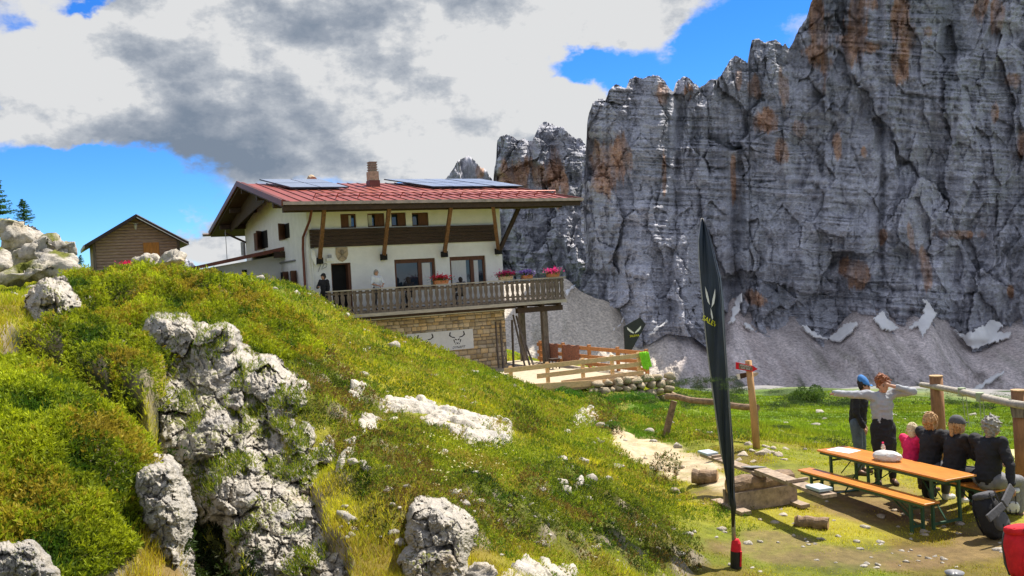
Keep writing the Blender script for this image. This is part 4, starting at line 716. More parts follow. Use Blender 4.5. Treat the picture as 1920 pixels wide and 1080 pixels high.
# ------------------------------------------------------------------ the lodge
def build_house():
    # local frame: x = u along the facade, y = -v (away from the viewer), z = world height
    R = empty('mountain_lodge', (O_[0], O_[1], 0), HA, 'white plastered mountain lodge with red metal roof, long timber balcony and stone basement', 'lodge')
    FZ = -1.15; SL = .2024; ZR = 5.06; VR = -6.4
    rz = lambda v: ZR-SL*abs(v-VR)
    WT = .26
    def wprism(u0, u1, v0, v1, zb):   # wall block whose top follows the roof
        m = MB(); vs = [v0] + ([VR] if v1 < VR < v0 else [])+[v1]; poly = [(u0, -v0, zb)]+[(u0, -v, rz(v)-WT) for v in vs]+[(u0, -v1, zb)]; m.prism(poly, (u1-u0, 0, 0)); return m
    wprism(0, 9.07, -.42, -12.9, -1.6).build('wall', M_PLASTER, R)
    # front skin with real openings (wall thickness .4)
    win = [(1.46, 2.15, 2.42, 3.02, 'a'), (2.66, 3.43, 2.43, 3.02, 'b'), (3.74, 4.42, 2.43, 3.03, 'c'), (4.71, 5.49, 2.42, 3.01, 'd'), (.92, 1.78, FZ, .93, 'door'), (3.76, 5.70, -.42, .97, 'L'), (6.40, 8.20, -.42, .98, 'L2')]
    us = sorted({0, 9.07}|{w[0] for w in win}|{w[1] for w in win}); m = MB(); top = rz(0)-WT
    for a, b in zip(us[:-1], us[1:]):
        hs = sorted([(w[2], w[3]) for w in win if w[0] <= a+1e-6 and w[1] >= b-1e-6]); z = -1.6
        for z0, z1 in hs:
            if z0 > z+1e-4: m.box(a, b, 0, .42, z, z0)
            z = z1
        m.box(a, b, 0, .42, z, top)
    m.build('wall', M_PLASTER, R)
    # basement
    MB().box(0.02, 9.05, .06, 12.9, -5.2, -1.6).build('basement_wall', M_MORT, R)
    rs = np.random.RandomState(4); V, Fc, Cc = [], [], []; z = -4.75
    while z < -1.62:
        h = rs.uniform(.13, .24); u = .05+rs.uniform(-.1, .1)
        while u < 9.0:
            w = rs.uniform(.18, .48); u1 = min(u+w, 9.06); g = .014; d = rs.uniform(.02, .075); j = lambda: rs.uniform(-.012, .012)
            a = max(u, .02)+g; k = len(V)
            q = [(a+j(), .055, z+g+j()), (u1-g+j(), .055, z+g+j()), (u1-g+j(), .055, min(z+h, -1.61)-g+j()), (a+j(), .055, min(z+h, -1.61)-g+j())]; cx = (a+u1)/2; cz = z+h/2
            V += q+[(cx+(p[0]-cx)*.86, .055-d+j()*.6, cz+(p[2]-cz)*.82) for p in q]; Fc += [(k+4, k+5, k+6, k+7)]+[(k+i, k+(i+1) % 4, k+4+(i+1) % 4, k+4+i) for i in range(4)]
            t = rs.uniform(); c = np.array([.74, .53, .27])*(1-t)+np.array([.66, .56, .42])*t; Cc += [c*rs.uniform(.65, 1.25)]*8; u = u1
            if 9.06-u < .12: break
        z += h
    npmesh('stone_facing', np.array(V), np.array(Fc), M_STONE, R, col=np.array(Cc))
    # roof slabs
    def slab(v0, v1, uL0, uR0, uL1, uR1, th, lift, mat, name, par=R):
        m = MB(); A = [(uL0, -v0, rz(v0)+lift), (uR0, -v0, rz(v0)+lift), (uR1, -v1, rz(v1)+lift), (uL1, -v1, rz(v1)+lift)]; m.prism(A, (0, 0, -th)); return m.build(name, mat, par)
    UL = -1.49
    roof = slab(2.2, VR, UL, 12.2, UL, 11.4, .05, 0, M_ROOF, 'roof'); slab(VR-.004, -15.2, UL, 11.4, UL, 12.2, .05, 0, M_ROOF, 'roof')
    slab(2.12, VR, UL+.05, 12.12, UL+.05, 11.32, .16, -.053, M_DARKW, 'soffit'); slab(VR-.004, -15.1, UL+.05, 11.32, UL+.05, 12.12, .16, -.053, M_DARKW, 'soffit')
    m = MB()
    for k in range(27):
        u = UL+.35+k*.5; e = 11.4 if u > 11.4 else u; t = (12.2-u)/.8 if u > 11.4 else 1; vv = 2.2+(VR-2.2)*min(1, max(0, t))
        if u < 12.1: m.obox((u, -2.2, rz(2.2)+.02), (u, -vv, rz(vv)+.02), .03, .03)
    m.build('roof_seams', M_ROOFD, roof)
    m = MB(); m.obox((UL, -2.24, rz(2.2)-.02), (12.25, -2.24, rz(2.2)-.02), .10, .13); m.build('gutter', M_GUT, R); m = MB(); m.obox((UL, -2.14, rz(2.2)-.20), (12.15, -2.14, rz(2.2)-.20), .06, .2); m.build('fascia', M_DARKW, R)
    for (va, vb) in ((2.2, VR), (VR, -15.2)):
        m = MB(); m.obox((UL-.02, -va, rz(va)+.01), (UL-.02, -vb, rz(vb)+.01), .06, .24); m.obox((UL+.22, -va, rz(va)+.05), (UL+.22, -vb, rz(vb)+.05), .10, .06); m.build('verge_board', M_ROOFD, R)
    MB().obox((12.2, -2.2, rz(2.2)-.04), (11.4, -VR, rz(VR)-.04), .05, .2).build('verge_board', M_ROOFD, R)
    m = MB(); m.tube([(UL-.35, 15.3, rz(-15.2)-.05), (UL+1, 15.3, rz(-15.2)-.05)], .09); m.build('gutter', M_GUT, R)
    # purlins and brackets under the gable overhangs
    for v in (1.5, -.1, -3.2, -6.4, -9.6, -12.7):
        m = MB(); m.box(UL+.15, 0-.002, -v-.1, -v+.1, rz(v)-.46, rz(v)-.22); m.build('purlin', M_DARKW, R)
        m = MB(); m.box(9.072, 11.3+(.0 if v < 0 else .2), -v-.1, -v+.1, rz(v)-.46, rz(v)-.22); m.build('purlin', M_DARKW, R)
    MB().box(.0, 9.07, -1.6, -1.4, rz(1.5)-.46, rz(1.5)-.22).build('eave_beam', M_DARKW, R)
    MB().prism([(-.8, 6.4-2.3, rz(-4.1)-.24), (-.8, 6.4, rz(VR)-.24), (-.8, 6.4+6.4, rz(-12.8)-.24), (-.8, 6.4+6.4, rz(-12.8)-.6), (-.8, 6.4, rz(VR)-1.25), (-.8, 6.4-2.3, rz(-4.1)-.62)], (.06, 0, 0)).build('gable_cladding', M_DARKW, R)
    MB().obox((-.02, 12.75, 2.6), (-1.1, 12.75, 2.25+.9), .1, .1).build('bracket', M_DARKW, R)
    for (u0, z0, u1, z1) in ((.41, 1.17, .24, 3.12), (3.24, 1.21, 2.99, 3.14), (6.1, 1.22, 5.79, 3.14), (8.81, 1.24, 7.79, 3.14)):
        s = MB().obox((u0, -.16, z0-.05), (u1, -1.9, z1+.02), .15, .17).build('strut', M_STRUT, R); MB().box(u0-.12, u0+.12, -.28, -.002, z0-.24, z0+.02).build('corbel', M_BLACK, s)
    s = MB().obox((8.86, -.2, 1.2), (10.02, -.2, 3.2), .16, .17, up=(0, 1, 0)).build('strut', M_DARKW, R)
    MB().box(9.08, 11.0, -.28, -.1, 3.08, 3.26).build('purlin', M_DARKW, R)
    # upper board band: two rows of planks
    m = MB(); 
    for k in range(5):
        z = 1.62+k*.153
        for (a, b) in ((.08, 3.3), (3.305, 6.1), (6.105, 8.84)): m.box(a, b, -.10-.01*((k*7+int(a*3)) % 3), -.003, z+.004, z+.149)
    m.build('board_band', M_BOARD, R)
    # windows
    def window(u0, u1, z0, z1, kind):
        f = MB(); t = .06 if kind[0] != 'L' else .11; y0, y1 = .10, .17
        f.box(u0, u0+t, y0, y1, z0, z1); f.box(u1-t, u1, y0, y1, z0, z1); f.box(u0+t, u1-t, y0, y1, z0, z0+t); f.box(u0+t, u1-t, y0, y1, z1-t, z1)
        if kind[0] == 'L': c = u0+(u1-u0)*.63; f.box(c-.09, c+.09, y0-.01, y1, z0+t, z1-t); f.box(c+.09+.0, u1-t, y0+.015, y1, z1-t-.07, z1-t-.001); f.box(u0+t, c-.09, y0+.015, y1, z1-t-.06, z1-t-.001)
        o = f.build('window', M_WFR, R)
        MB().box(u0+.02, u1-.02, .14, .15, z0+.02, z1-.02).build('pane', M_GLASS, o)
        if kind == 'L': MB().box(u1-.62, u1-.22, .128, .136, z0+.12, z1-.2).build('curtain', M_CURT, o)
        if kind == 'L2': MB().box(u0+.12, u0+.85, .128, .136, z0+.12, z1-.12).build('curtain', M_CURT, o); MB().box(u1-.62, u1-.34, .128, .136, z0+.12, z1-.2).build('curtain', M_CURT, o)
        if kind in 'abcd':
            sh = {'a': ((u0+.02, u0+.36),), 'b': ((u0+.34, u1-.02),), 'c': ((u0+.3, u1-.02),), 'd': ((u0+.3, u1-.02),)}[kind]
            for a, b in sh:
                m = MB(); m.box(a, b, .03, .065, z0+.02, z1-.02); m.build('shutter', M_WFR, o)
            if kind in 'ab': MB().box(*((u0+.38, u0+.5) if kind == 'a' else (u0+.05, u0+.24)), .13, .138, z0+.06, z1-.06).build('curtain', M_CURT, o)
        MB().box(u0-.04, u1+.04, -.03, .1, z0-.035, z0-.002).build('sill', M_PLASTER, o)
    for w in win:
        if w[4] != 'door': window(*w)
    d = MB().box(.98, 1.72, .36, .40, FZ, .90).build('door', M_BLACK, R); m = MB(); m.box(.92, .98, .1, .4, FZ, .93); m.box(1.72, 1.78, .02, .4, FZ, .93); m.box(.98, 1.72, .1, .4, .87, .93); m.build('frame', M_WFR, d); MB().box(1.66, 1.71, -.0, .36, FZ+.02, .86).build('leaf', M_WFR, d)
    # gable wall windows with shutters (plane x = 0)
    for (va, vb, z0, z1) in ((-10.4, -7.3, 2.03, 2.93), (-4.9, -2.9, 2.23, 2.93)):
        w = vb-va; s = MB().box(-.06, -.003, -va-w*.52, -va, z0, z1).build('shutter', M_WFR, R); MB().obox((-.03, -va-w*.55, (z0+z1)/2), (-.38, -va-w*.72, (z0+z1)/2), .05, z1-z0).build('shutter', M_WFR, R)
        MB().box(-.02, -.004, -va-w*.95, -va-w*.53, z0+.02, z1-.02).build('window', M_BLACK, R)
    for (va, vb) in ((-3.2, -2.2), (-5.0, -3.7)):
        o = MB().box(-.05, -.004, -vb, -va, -.1, .75).build('window', M_BLACK, R); MB().obox((-.03, -vb, .32), (-.3, -vb-.25, .32), .04, .85).build('shutter', M_WFR, o)
    MB().tube([(-.05, 7.2, 1.18), (-.05, 2.2, 1.20)], .035).build('cable_duct', M_GREY, R)
    MB().tube([(-.25, -2.0, 3.25), (-.12, -.9, 2.7), (-.10, .35, 2.1), (-.10, .5, 1.6), (-.10, .5, -1.2)], .055).build('downpipe', M_ROOFD, R); MB().tube([(.12, -.06, 3.2), (.12, -.06, -1.1)], .035).build('downpipe', M_WHITE, R)
    # annex on the left
    a = MB(); a.prism([(-.003, 5.0, -1), (-.003, 5.0, 1.55), (-4.4, 5.0, .95), (-4.4, 5.0, -1)], (0, 6, 0)); an = a.build('annex', M_PLASTER, R)
    a = MB(); a.prism([(-.003, 4.2, 1.90), (-.003, 4.2, 1.72), (-4.9, 4.2, .88), (-4.9, 4.2, 1.02)], (0, 7.2, 0)); a.build('annex_roof', M_ROOFD, an); MB().box(-.5, -.005, 4.1, 4.22, 1.40, 1.68).build('beam', M_DARKW, an)
    for k in range(3): MB().box(-4.0+k*1.1, -3.8+k*1.1, 4.9, 4.995, .55, .95).build('window', M_BLACK, an)
    MB().tube([(-1.2, 7.5, 1.7), (-1.2, 7.5, 2.35)], .11).build('flue', M_GREY, an); MB().tube([(-1.9, 8, 1.5), (-1.9, 8, 3.0)], .015).build('antenna', M_GREY, an)
    # balcony
    b = MB(); b.box(.25, 11.55, -1.35, -.003, FZ-.16, FZ); b.box(9.08, 11.55, -.003, 1.8, FZ-.16, FZ); bal = b.build('balcony', M_RAILW, R)
    MB().box(.25, 11.58, -1.40, -1.352, FZ-.24, FZ-.10).build('edge_board', M_CAPW, bal); m = MB()
    for u in np.arange(9.4, 11.5, .9): m.box(u, u+.14, -1.3, 1.75, FZ-.36, FZ-.165)
    m.box(9.1, 11.5, -1.15, -.95, FZ-.6, FZ-.365); m.build('joists', M_DARKW, bal)
    m = MB(); m.box(.3, 9.0, -1.2, -1.0, FZ-.36, FZ-.165); m.build('bearer', M_DARKW, bal)
    MB().obox((.25, -1.36, FZ+.90), (11.6, -1.36, FZ+.93), .14, .045).build('handrail', M_CAPW, bal); MB().obox((11.52, -1.3, FZ+.9), (11.52, 1.8, FZ+.9), .12, .045).build('handrail', M_CAPW, bal)
    m = MB(); m.box(.25, 11.55, -1.30, -1.26, FZ+.12, FZ+.20); m.box(.25, 11.55, -1.30, -1.26, FZ+.74, FZ+.82); m.build('rail', M_RAILW, bal)
    def balu(par):
        z0 = FZ-.06; prof = [(.085, 0), (.085, .10), (.06, .13), (.085, .17), (.085, .30), (.052, .36), (.052, .42), (.075, .50), (.085, .60), (.085, .72), (.055, .76), (.08, .80), (.08, .93)]
        m = MB(); pl = [(-w, 0, z0+h) for w, h in prof]+[(w, 0, z0+h) for w, h in reversed(prof)]; m.prism(pl, (0, .028, 0)); return m.build('baluster', M_RAILW, par)
    rs = np.random.RandomState(9)
    b0 = balu(bal); k = 0
    for u in np.arange(.42, 11.5, .262):
        o = b0 if k == 0 else b0.copy()
        if k: COL.objects.link(o)
        o.location = (u+rs.uniform(-.012, .012), -1.335, 0); o.rotation_euler = (0, rs.uniform(-.02, .02), 0); k += 1
    for y in np.arange(-1.1, 1.8, .262):
        o = b0.copy(); COL.objects.link(o); o.location = (11.5, y, 0); o.rotation_euler = (0, 0, math.pi/2)
    for (u, v) in ((10.55, 1.0), (10.7, -1.5), (9.5, -1.5)): MB().box(u-.13, u+.13, -v-.12, -v+.12, -4.35, FZ-.365).build('post', M_RAILW, bal)
    # chimneys
    def chim(u, v, w, zt, big):
        z0 = rz(v)-.02; c = MB().box(u-w, u+w, -v-w, -v+w, z0+.28, zt).build('chimney', M_TAN, R); MB().box(u-w-.03, u+w+.03, -v-w-.03, -v+w+.03, z0-.1, z0+.29).build('flashing', M_ROOFD, c)
        m = MB()
        if big:
            for k in range(4): m.box(u-w*.72, u+w*.72, -v-w*.72, -v+w*.72, zt+.001+k*.12, zt+.07+k*.12); m.box(u-w*.85, u+w*.85, -v-w*.85, -v+w*.85, zt+.071+k*.12, zt+.118+k*.12)
        else: m.tube([(u, -v-w, zt), (u, -v, zt+.12), (u, -v+w, zt)], w*.9)
        m.build('cap', M_MORT if big else M_TAN, c)
    uc, _ = fv(700, 350, -4.7); chim(uc, -4.7, .235, 5.42, True); uc, _ = fv(584, 335, -8.5); chim(uc, -8.5, .25, 5.42, False)
    # snow guard
    m = MB()
    for v, ua, ub in ((.9, .2, 11.6),):
        for k in range(13):
            u = ua+(ub-ua)*k/12; z = rz(v); m.obox((u, -v, z), (u, -v, z+.27), .035, .035); m.obox((u, -v, z+.22), (u, -v+.35, z+.08), .03, .03)
        for h in (.12, .26): m.tube([(ua, -v, rz(v)+h), (ub, -v, rz(v)+h)], .02, 6)
    m.build('snow_guard', M_ROOF, R)
    # solar panels
    def panels(ua, ub, ta, tb, cols, vb=-2.9, vt=-6.35, zb=.14, zt=.22):
        root = empty('solar_array', (0, 0, 0)); root.parent = R
        for i in range(cols):
            for j in range(2):
                q = lambda s, t: np.array([(ua+(ub-ua)*s)*(1-t)+(ta+(tb-ta)*s)*t, -(vb+(vt-vb)*t), (rz(vb)+zb)*(1-t)+(rz(vt)+zt)*t])
                s0, s1, t0, t1 = i/cols+.006, (i+1)/cols-.006, j/2+.006, (j+1)/2-.006
                fr = MB().prism([q(s0, t0), q(s1, t0), q(s1, t1), q(s0, t1)], (0, 0, -.05)).build('solar_panel', M_PFR, root)
                e = .02; c = [q(s0+e/3, t0+e/2), q(s1-e/3, t0+e/2), q(s1-e/3, t1-e/2), q(s0+e/3, t1-e/2)]; c = [p+np.array([0, 0, .003]) for p in c]; MB().prism(c, (0, 0, .006)).build('cells', M_PANEL, fr)
    panels(.15, 2.85, -.5, 2.45, 2); panels(7.0, 10.3, 5.75, 9.0, 3); panels(10.45, 12.0, 9.15, 11.2, 2)
    # details by the entrance
    lt = MB(); u, z = fv(992, 396, .3); lt.tube([(u, -.3, z+.05), (u, -.3, z-.12)], .02); lt.prism([(u-.13, -.43, z-.12), (u+.13, -.43, z-.12), (u+.13, -.17, z-.12), (u-.13, -.17, z-.12)], (0, 0, -.02))
    for a in (-.11, .11):
        for c_ in (-.41, -.19): lt.obox((u+a, c_, z-.12), (u+a*.7, -.3+(c_+.3)*.7, z-.42), .018, .018)
    lt.tube([(u, -.3, z-.41), (u, -.3, z-.44)], .10); lt.build('lantern', M_BLK, R)
    zc = 1.3; m = MB(); pr = [(-.25, .30), (.25, .30), (.27, 0), (.18, -.22), (0, -.32), (-.18, -.22), (-.27, 0)]; m.prism([(1.42+a, -.05, zc+b) for a, b in pr], (0, .047, 0)); sh = m.build('crest_shield', M_TAN, R)
    m = MB(); m.obox((1.25, -.06, 1.42), (1.6, -.06, 1.10), .03, .03); m.obox((1.6, -.06, 1.42), (1.25, -.06, 1.10), .03, .03); m.tube([(1.42, -.06, 1.48), (1.42, -.07, 1.30)], .07); m.build('crest_relief', M_MORT, sh)
    m = MB().box(.72, 1.02, -.09, -.003, 1.02, 1.16).build('entrance_lamp', M_WHITE, R); MB().box(.80, .94, -.12, -.003, 1.17, 1.30).build('lamp_arm', M_GREY, m)
    m = MB(); m.prism([(.12, -.34, .95+.0), (.20, -.34, .85), (.22, -.34, 1.15), (.16, -.34, 1.5), (.06, -.34, 1.55), (.02, -.34, 1.25)], (0, .02, 0)); m.build('hanging_sign', M_WHITE, R); MB().tube([(.1, 0, 1.6), (.1, -.5, 1.6)], .015).build('sign_arm', M_BLK, R)
    m = MB(); m.tube([(.35, -.03, .6), (.5, -.03, .95), (.62, -.03, .9), (.5, -.03, .7), (.72, -.03, .8), (.75, -.03, .92), (.62, -.03, .96)], .014, 6); m.tube([(.22, -.03, .95), (.30, -.03, 1.04), (.38, -.03, .97), (.30, -.03, .9), (.22, -.03, .95)], .014, 6); m.build('wrought_ornament', M_GREY, R)
    return R
build_house()
def hx(u, v, z): return tuple(W3(u, v, z))
def build_around_house():
    t = empty('tarpaulin', hx(*[fv(751, 336, -8.2)[0], -8.2, 4.7])); tag(t, 'crumpled bright blue tarpaulin lying behind the roof ridge beside the chimney', 'tarpaulin')
    V, Fc = rockverts(4, 77, rough=.12); npmesh('sheet', V*np.array([.44, .3, .34])+np.array([0, 0, .30]), Fc, M_BLUE, t)
    t = bpy.data.objects['tarpaulin']
    # flower boxes
    for i, (px, cols, w, lb, kind) in enumerate(((826, ((.65, .02, .06), (.8, .05, .12)), .62, 'red geraniums in a terracotta box on the balcony rail in front of the large windows', 0), (948, ((.75, .04, .25), (.55, .02, .12)), .60, 'crimson petunias in a pale box on the rail near the lodge corner', 1),
            (988, ((.30, .12, .60), (.55, .40, .8)), .46, 'violet petunias in a terracotta box between two pink flower boxes', 0), (1037, ((.80, .06, .30), (.6, .03, .2)), .56, 'pink flowers in a terracotta box at the right end of the balcony rail', 0))):
        u, _ = fv(px, 525, 1.36); r = empty('flower_box', hx(u, 1.36, -.215+.0025*u), HA, lb, 'flower box')
        m = MB(); m.prism([(-w/2, -.11, 0), (w/2, -.11, 0), (w/2+.03, -.13, .16), (-w/2-.03, -.13, .16)], (0, .22, 0)); m.build('planter', M_TERR if kind == 0 else M_TAN, r); flowers(r, w*1.15, .2, .16, cols, 30+i, 420)
    # banner on the stone basement: drawn head emblem twice and the maker's name
    u0, u1, z0, z1 = 3.55, 7.30, -3.22, -2.33
    r = empty('banner', hx(0, 0, 0), HA, 'white banner with two horned animal heads hung on the stone basement wall', 'banner'); MB().box(u0, u1, -.115, -.10, z0, z1).build('cloth', M_WHITE, r)
    half = [[(-.30, .30), (-.36, .28), (-.40, .12), (-.24, .02), (-.10, .0), (-.12, .05), (-.25, .07), (-.33, .15), (-.31, .24)], [(-.13, -.03), (-.02, -.07), (-.03, -.12), (-.10, -.10)], [(-.20, -.07), (-.14, -.09), (-.11, -.24), (-.15, -.22)], [(-.12, -.25), (-.04, -.30), (-.10, -.31)], [(-.07, -.20), (0, -.24), (0, -.30), (-.02, -.29), (-.04, -.24)]]
    for cu in (6.50, 4.96):
        m = MB()
        for pl in half:
            for sgn in (1, -1): m.prism([(cu+sgn*x*1.0, -.121, -2.68+y*.95) for x, y in pl], (0, .004, 0))
        m.build('logo', M_BLK, r)
        text_part('DYNAFIT', .15, M_BLK, r, loc=(cu+.05, -.118, -3.11), rot=(math.pi/2, 0, 0), shear=.25, ext=.003)
    # leaning poles and boards
    rs = np.random.RandomState(3)
    for i, (px0, py0, px1, py1, v0, v1, w) in enumerate(((929, 604, 935, 690, .2, .9, .10), (938, 606, 944, 695, .2, .8, .08), (962, 590, 985, 690, .3, 1.2, .09), (968, 592, 995, 694, .3, 1.3, .05), (960, 600, 963, 690, .3, .7, .14), (972, 610, 1002, 690, .2, 1.0, .05))):
        ua, za = fv(px0, py0, v0); ub, zb = fv(px1, py1, v1); m = MB(); m.obox(hx(ua, v0, za), hx(ub, v1, max(zb, -4.3)), w, .05+.03*(i % 2), up=tuple(EX)); o = m.build('timber_pole', M_RAILW); tag(o, 'weathered pole leaning on the right end of the stone basement', 'pole', 'poles leaning beside the basement')
    m = MB()
    for k in range(7): m.obox(hx(9.35+.12*k, 1.2-.1*k, -4.22), hx(9.35+.12*k+rs.uniform(-.1, .1), 1.2-.1*k, -3.5+rs.uniform(-.25, .3)), .09, .05, up=tuple(EX))
    # terrace
    m = MB(); m.prism([hx(3.2, 9.0, -4.20), hx(10.95, 9.0, -4.20), hx(10.95, -2.0, -4.20), hx(3.2, -2.0, -4.20)], (0, 0, -.15)); tag(m.build('terrace_floor', simple('gravel_mat', (.50, .42, .30), .95, .15, 6, .5)), kind='structure')
    f = empty('timber_fence', (0, 0, 0), 0, 'pale new timber rail fence along the front of the terrace', 'fence')
    us = [4.6, 6.1, 7.6, 8.9, 10.12]
    for u in us: m = MB(); m.obox(hx(u, 8.96, -4.19), hx(u, 8.96, -3.22), .11, .11, up=tuple(EX)); m.build('post', M_ORW, f)
    for z, ua in ((-3.35, 4.3), (-3.68, 5.6), (-4.02, 6.6)): m = MB(); m.obox(hx(ua, 9.06, z), hx(10.25, 9.06, z+.01), .035, .17); m.build('rail', M_ORW, f)
    MB().obox(hx(5.2, 9.3, -4.0), hx(10.3, 9.2, -4.28), .05, .22).build('rail', M_ORW, f)
    f = empty('timber_fence', (0, 0, 0), 0, 'darker orange rail fence on the far side of the terrace', 'fence')
    for v in (-.15, 2.0, 4.2, 6.4, 8.4): m = MB(); m.obox(hx(10.9, v, -4.19), hx(10.9, v, -3.2), .12, .12, up=tuple(EX)); m.build('post', M_ORW2, f)
    for z in (-3.36, -3.72, -4.02): m = MB(); m.obox(hx(10.82, -.3, z), hx(10.82, 8.5, z+.01), .04, .16); m.build('rail', M_ORW2, f)
    M_MAT = simple('woven_mat', (.34, .13, .08), .95, .5, 18, .4, c2=(.12, .08, .07))
    for va, vb, lb in ((.35, 1.75, 'brown patterned blanket hanging at the far end of the orange fence'), (2.2, 3.6, 'brown patterned blanket hung nearest the lodge post on the orange fence')):
        n = 14; V = []; 
        for i in range(n):
            for j in range(8): v = va+(vb-va)*i/(n-1); z = -3.26-.78*j/7-.03*math.sin(i*.9); V.append(hx(10.74-.02*math.sin(i*1.3+j*.4), v, z))
        o = npmesh('blanket', np.array(V), gridfaces(n, 8), M_MAT); s = o.modifiers.new('solid', 'SOLIDIFY'); s.thickness = .015; tag(o, lb, 'blanket')
    M_LIME = simple('lime_cloth_mat', (.35, .85, .04), .8, .2, 20); n = 12; V = []
    for i in range(n):
        for j in range(10): a = i/(n-1); z = -3.22-.72*(j/9)*(1-.45*abs(a-.5)); V.append(hx(10.0+.42*a+.10*j/9, 9.18+.05*math.sin(i*1.9)+.04*j/9, z+.03*math.sin(i*2.2)))
    o = npmesh('cloth', np.array(V), gridfaces(n, 10), M_LIME, smooth=True); s = o.modifiers.new('solid', 'SOLIDIFY'); s.thickness = .02; tag(o, 'lime green cloth hung over the corner post of the pale terrace fence', 'cloth')
    # retaining wall: every stone shaped, one wall
    rs = np.random.RandomState(12); Vs, Fs, k = [], [], 0
    for row in range(4):
        u = 7.2+row*.15
        while u < 11.2-.0*row:
            w = rs.uniform(.28, .6); V, Fc = rockverts(2, 900+k, rough=.1); V = V/np.abs(V).max(0)*np.array([w*.53, .3, .17]); c, s_ = math.cos(HA), math.sin(HA)
            V = V@np.array([[c, -s_, 0], [s_, c, 0], [0, 0, 1]]).T+np.array(hx(u+w/2, 9.35+.08*(3-row), -4.95+row*.25)); Vs.append(V); Fs.append(Fc+sum(len(a) for a in Vs[:-1])); u += w*.97; k += 1
    V = np.concatenate(Vs); tag(npmesh('stone_wall', V, np.concatenate(Fs), ROCK, col=rockcol(V, .5)*np.array([.95, .85, .7])), 'low dry stone retaining wall under the terrace corner', 'wall')
    # dark pentagon flag on the terrace
    c_ = [fv(x, y, 6.0) for x, y in ((1170, 612), (1200, 595), (1211, 608), (1182, 661), (1172, 663))]
    r = empty('flag_sign', (O_[0], O_[1], 0), HA, 'dark grey pentagon flag with white eagle emblem standing on the terrace corner', 'flag'); MB().prism([(u, -6.0, z) for u, z in c_], (0, .03, 0)).build('cloth', simple('anthracite_mat', (.03, .032, .036), .6, .15, 6), r)
    MB().tube([(c_[0][0]+.03, -5.95, -4.2), (c_[0][0]+.03, -5.95, c_[0][1])], .025).build('pole', M_BLK, r); cu, cz = fv(1189, 619, 6.0); M_YEL = simple('yellow_ink_mat', (.75, .72, .03), .6, .05, 6)
    m = MB()
    for sg in (1, -1): m.prism([(cu+sg*x, -6.012, cz+y) for x, y in ((.02, -.10), (.36, .16), (.34, .05), (.22, -.06), (.05, -.14))], (0, .008, 0))
    m.build('eagle_emblem', M_WHITE, r); text_part('SALEWA', .13, M_YEL, r, loc=(cu, -6.012, cz-.24), rot=(math.pi/2, 0, 0))
    # chair and small things glimpsed under the deck
    o = empty('stool', hx(9.7, 3.2, -4.2), .4, 'small dark wooden stool on the terrace under the balcony posts', 'stool'); MB().box(-.2, .2, -.2, .2, .42, .46).build('seat', M_DARKW, o)
    for a in (-.16, .16):
        for b in (-.16, .16): MB().box(a-.02, a+.02, b-.02, b+.02, 0, .418).build('leg', M_DARKW, o)
build_around_house()
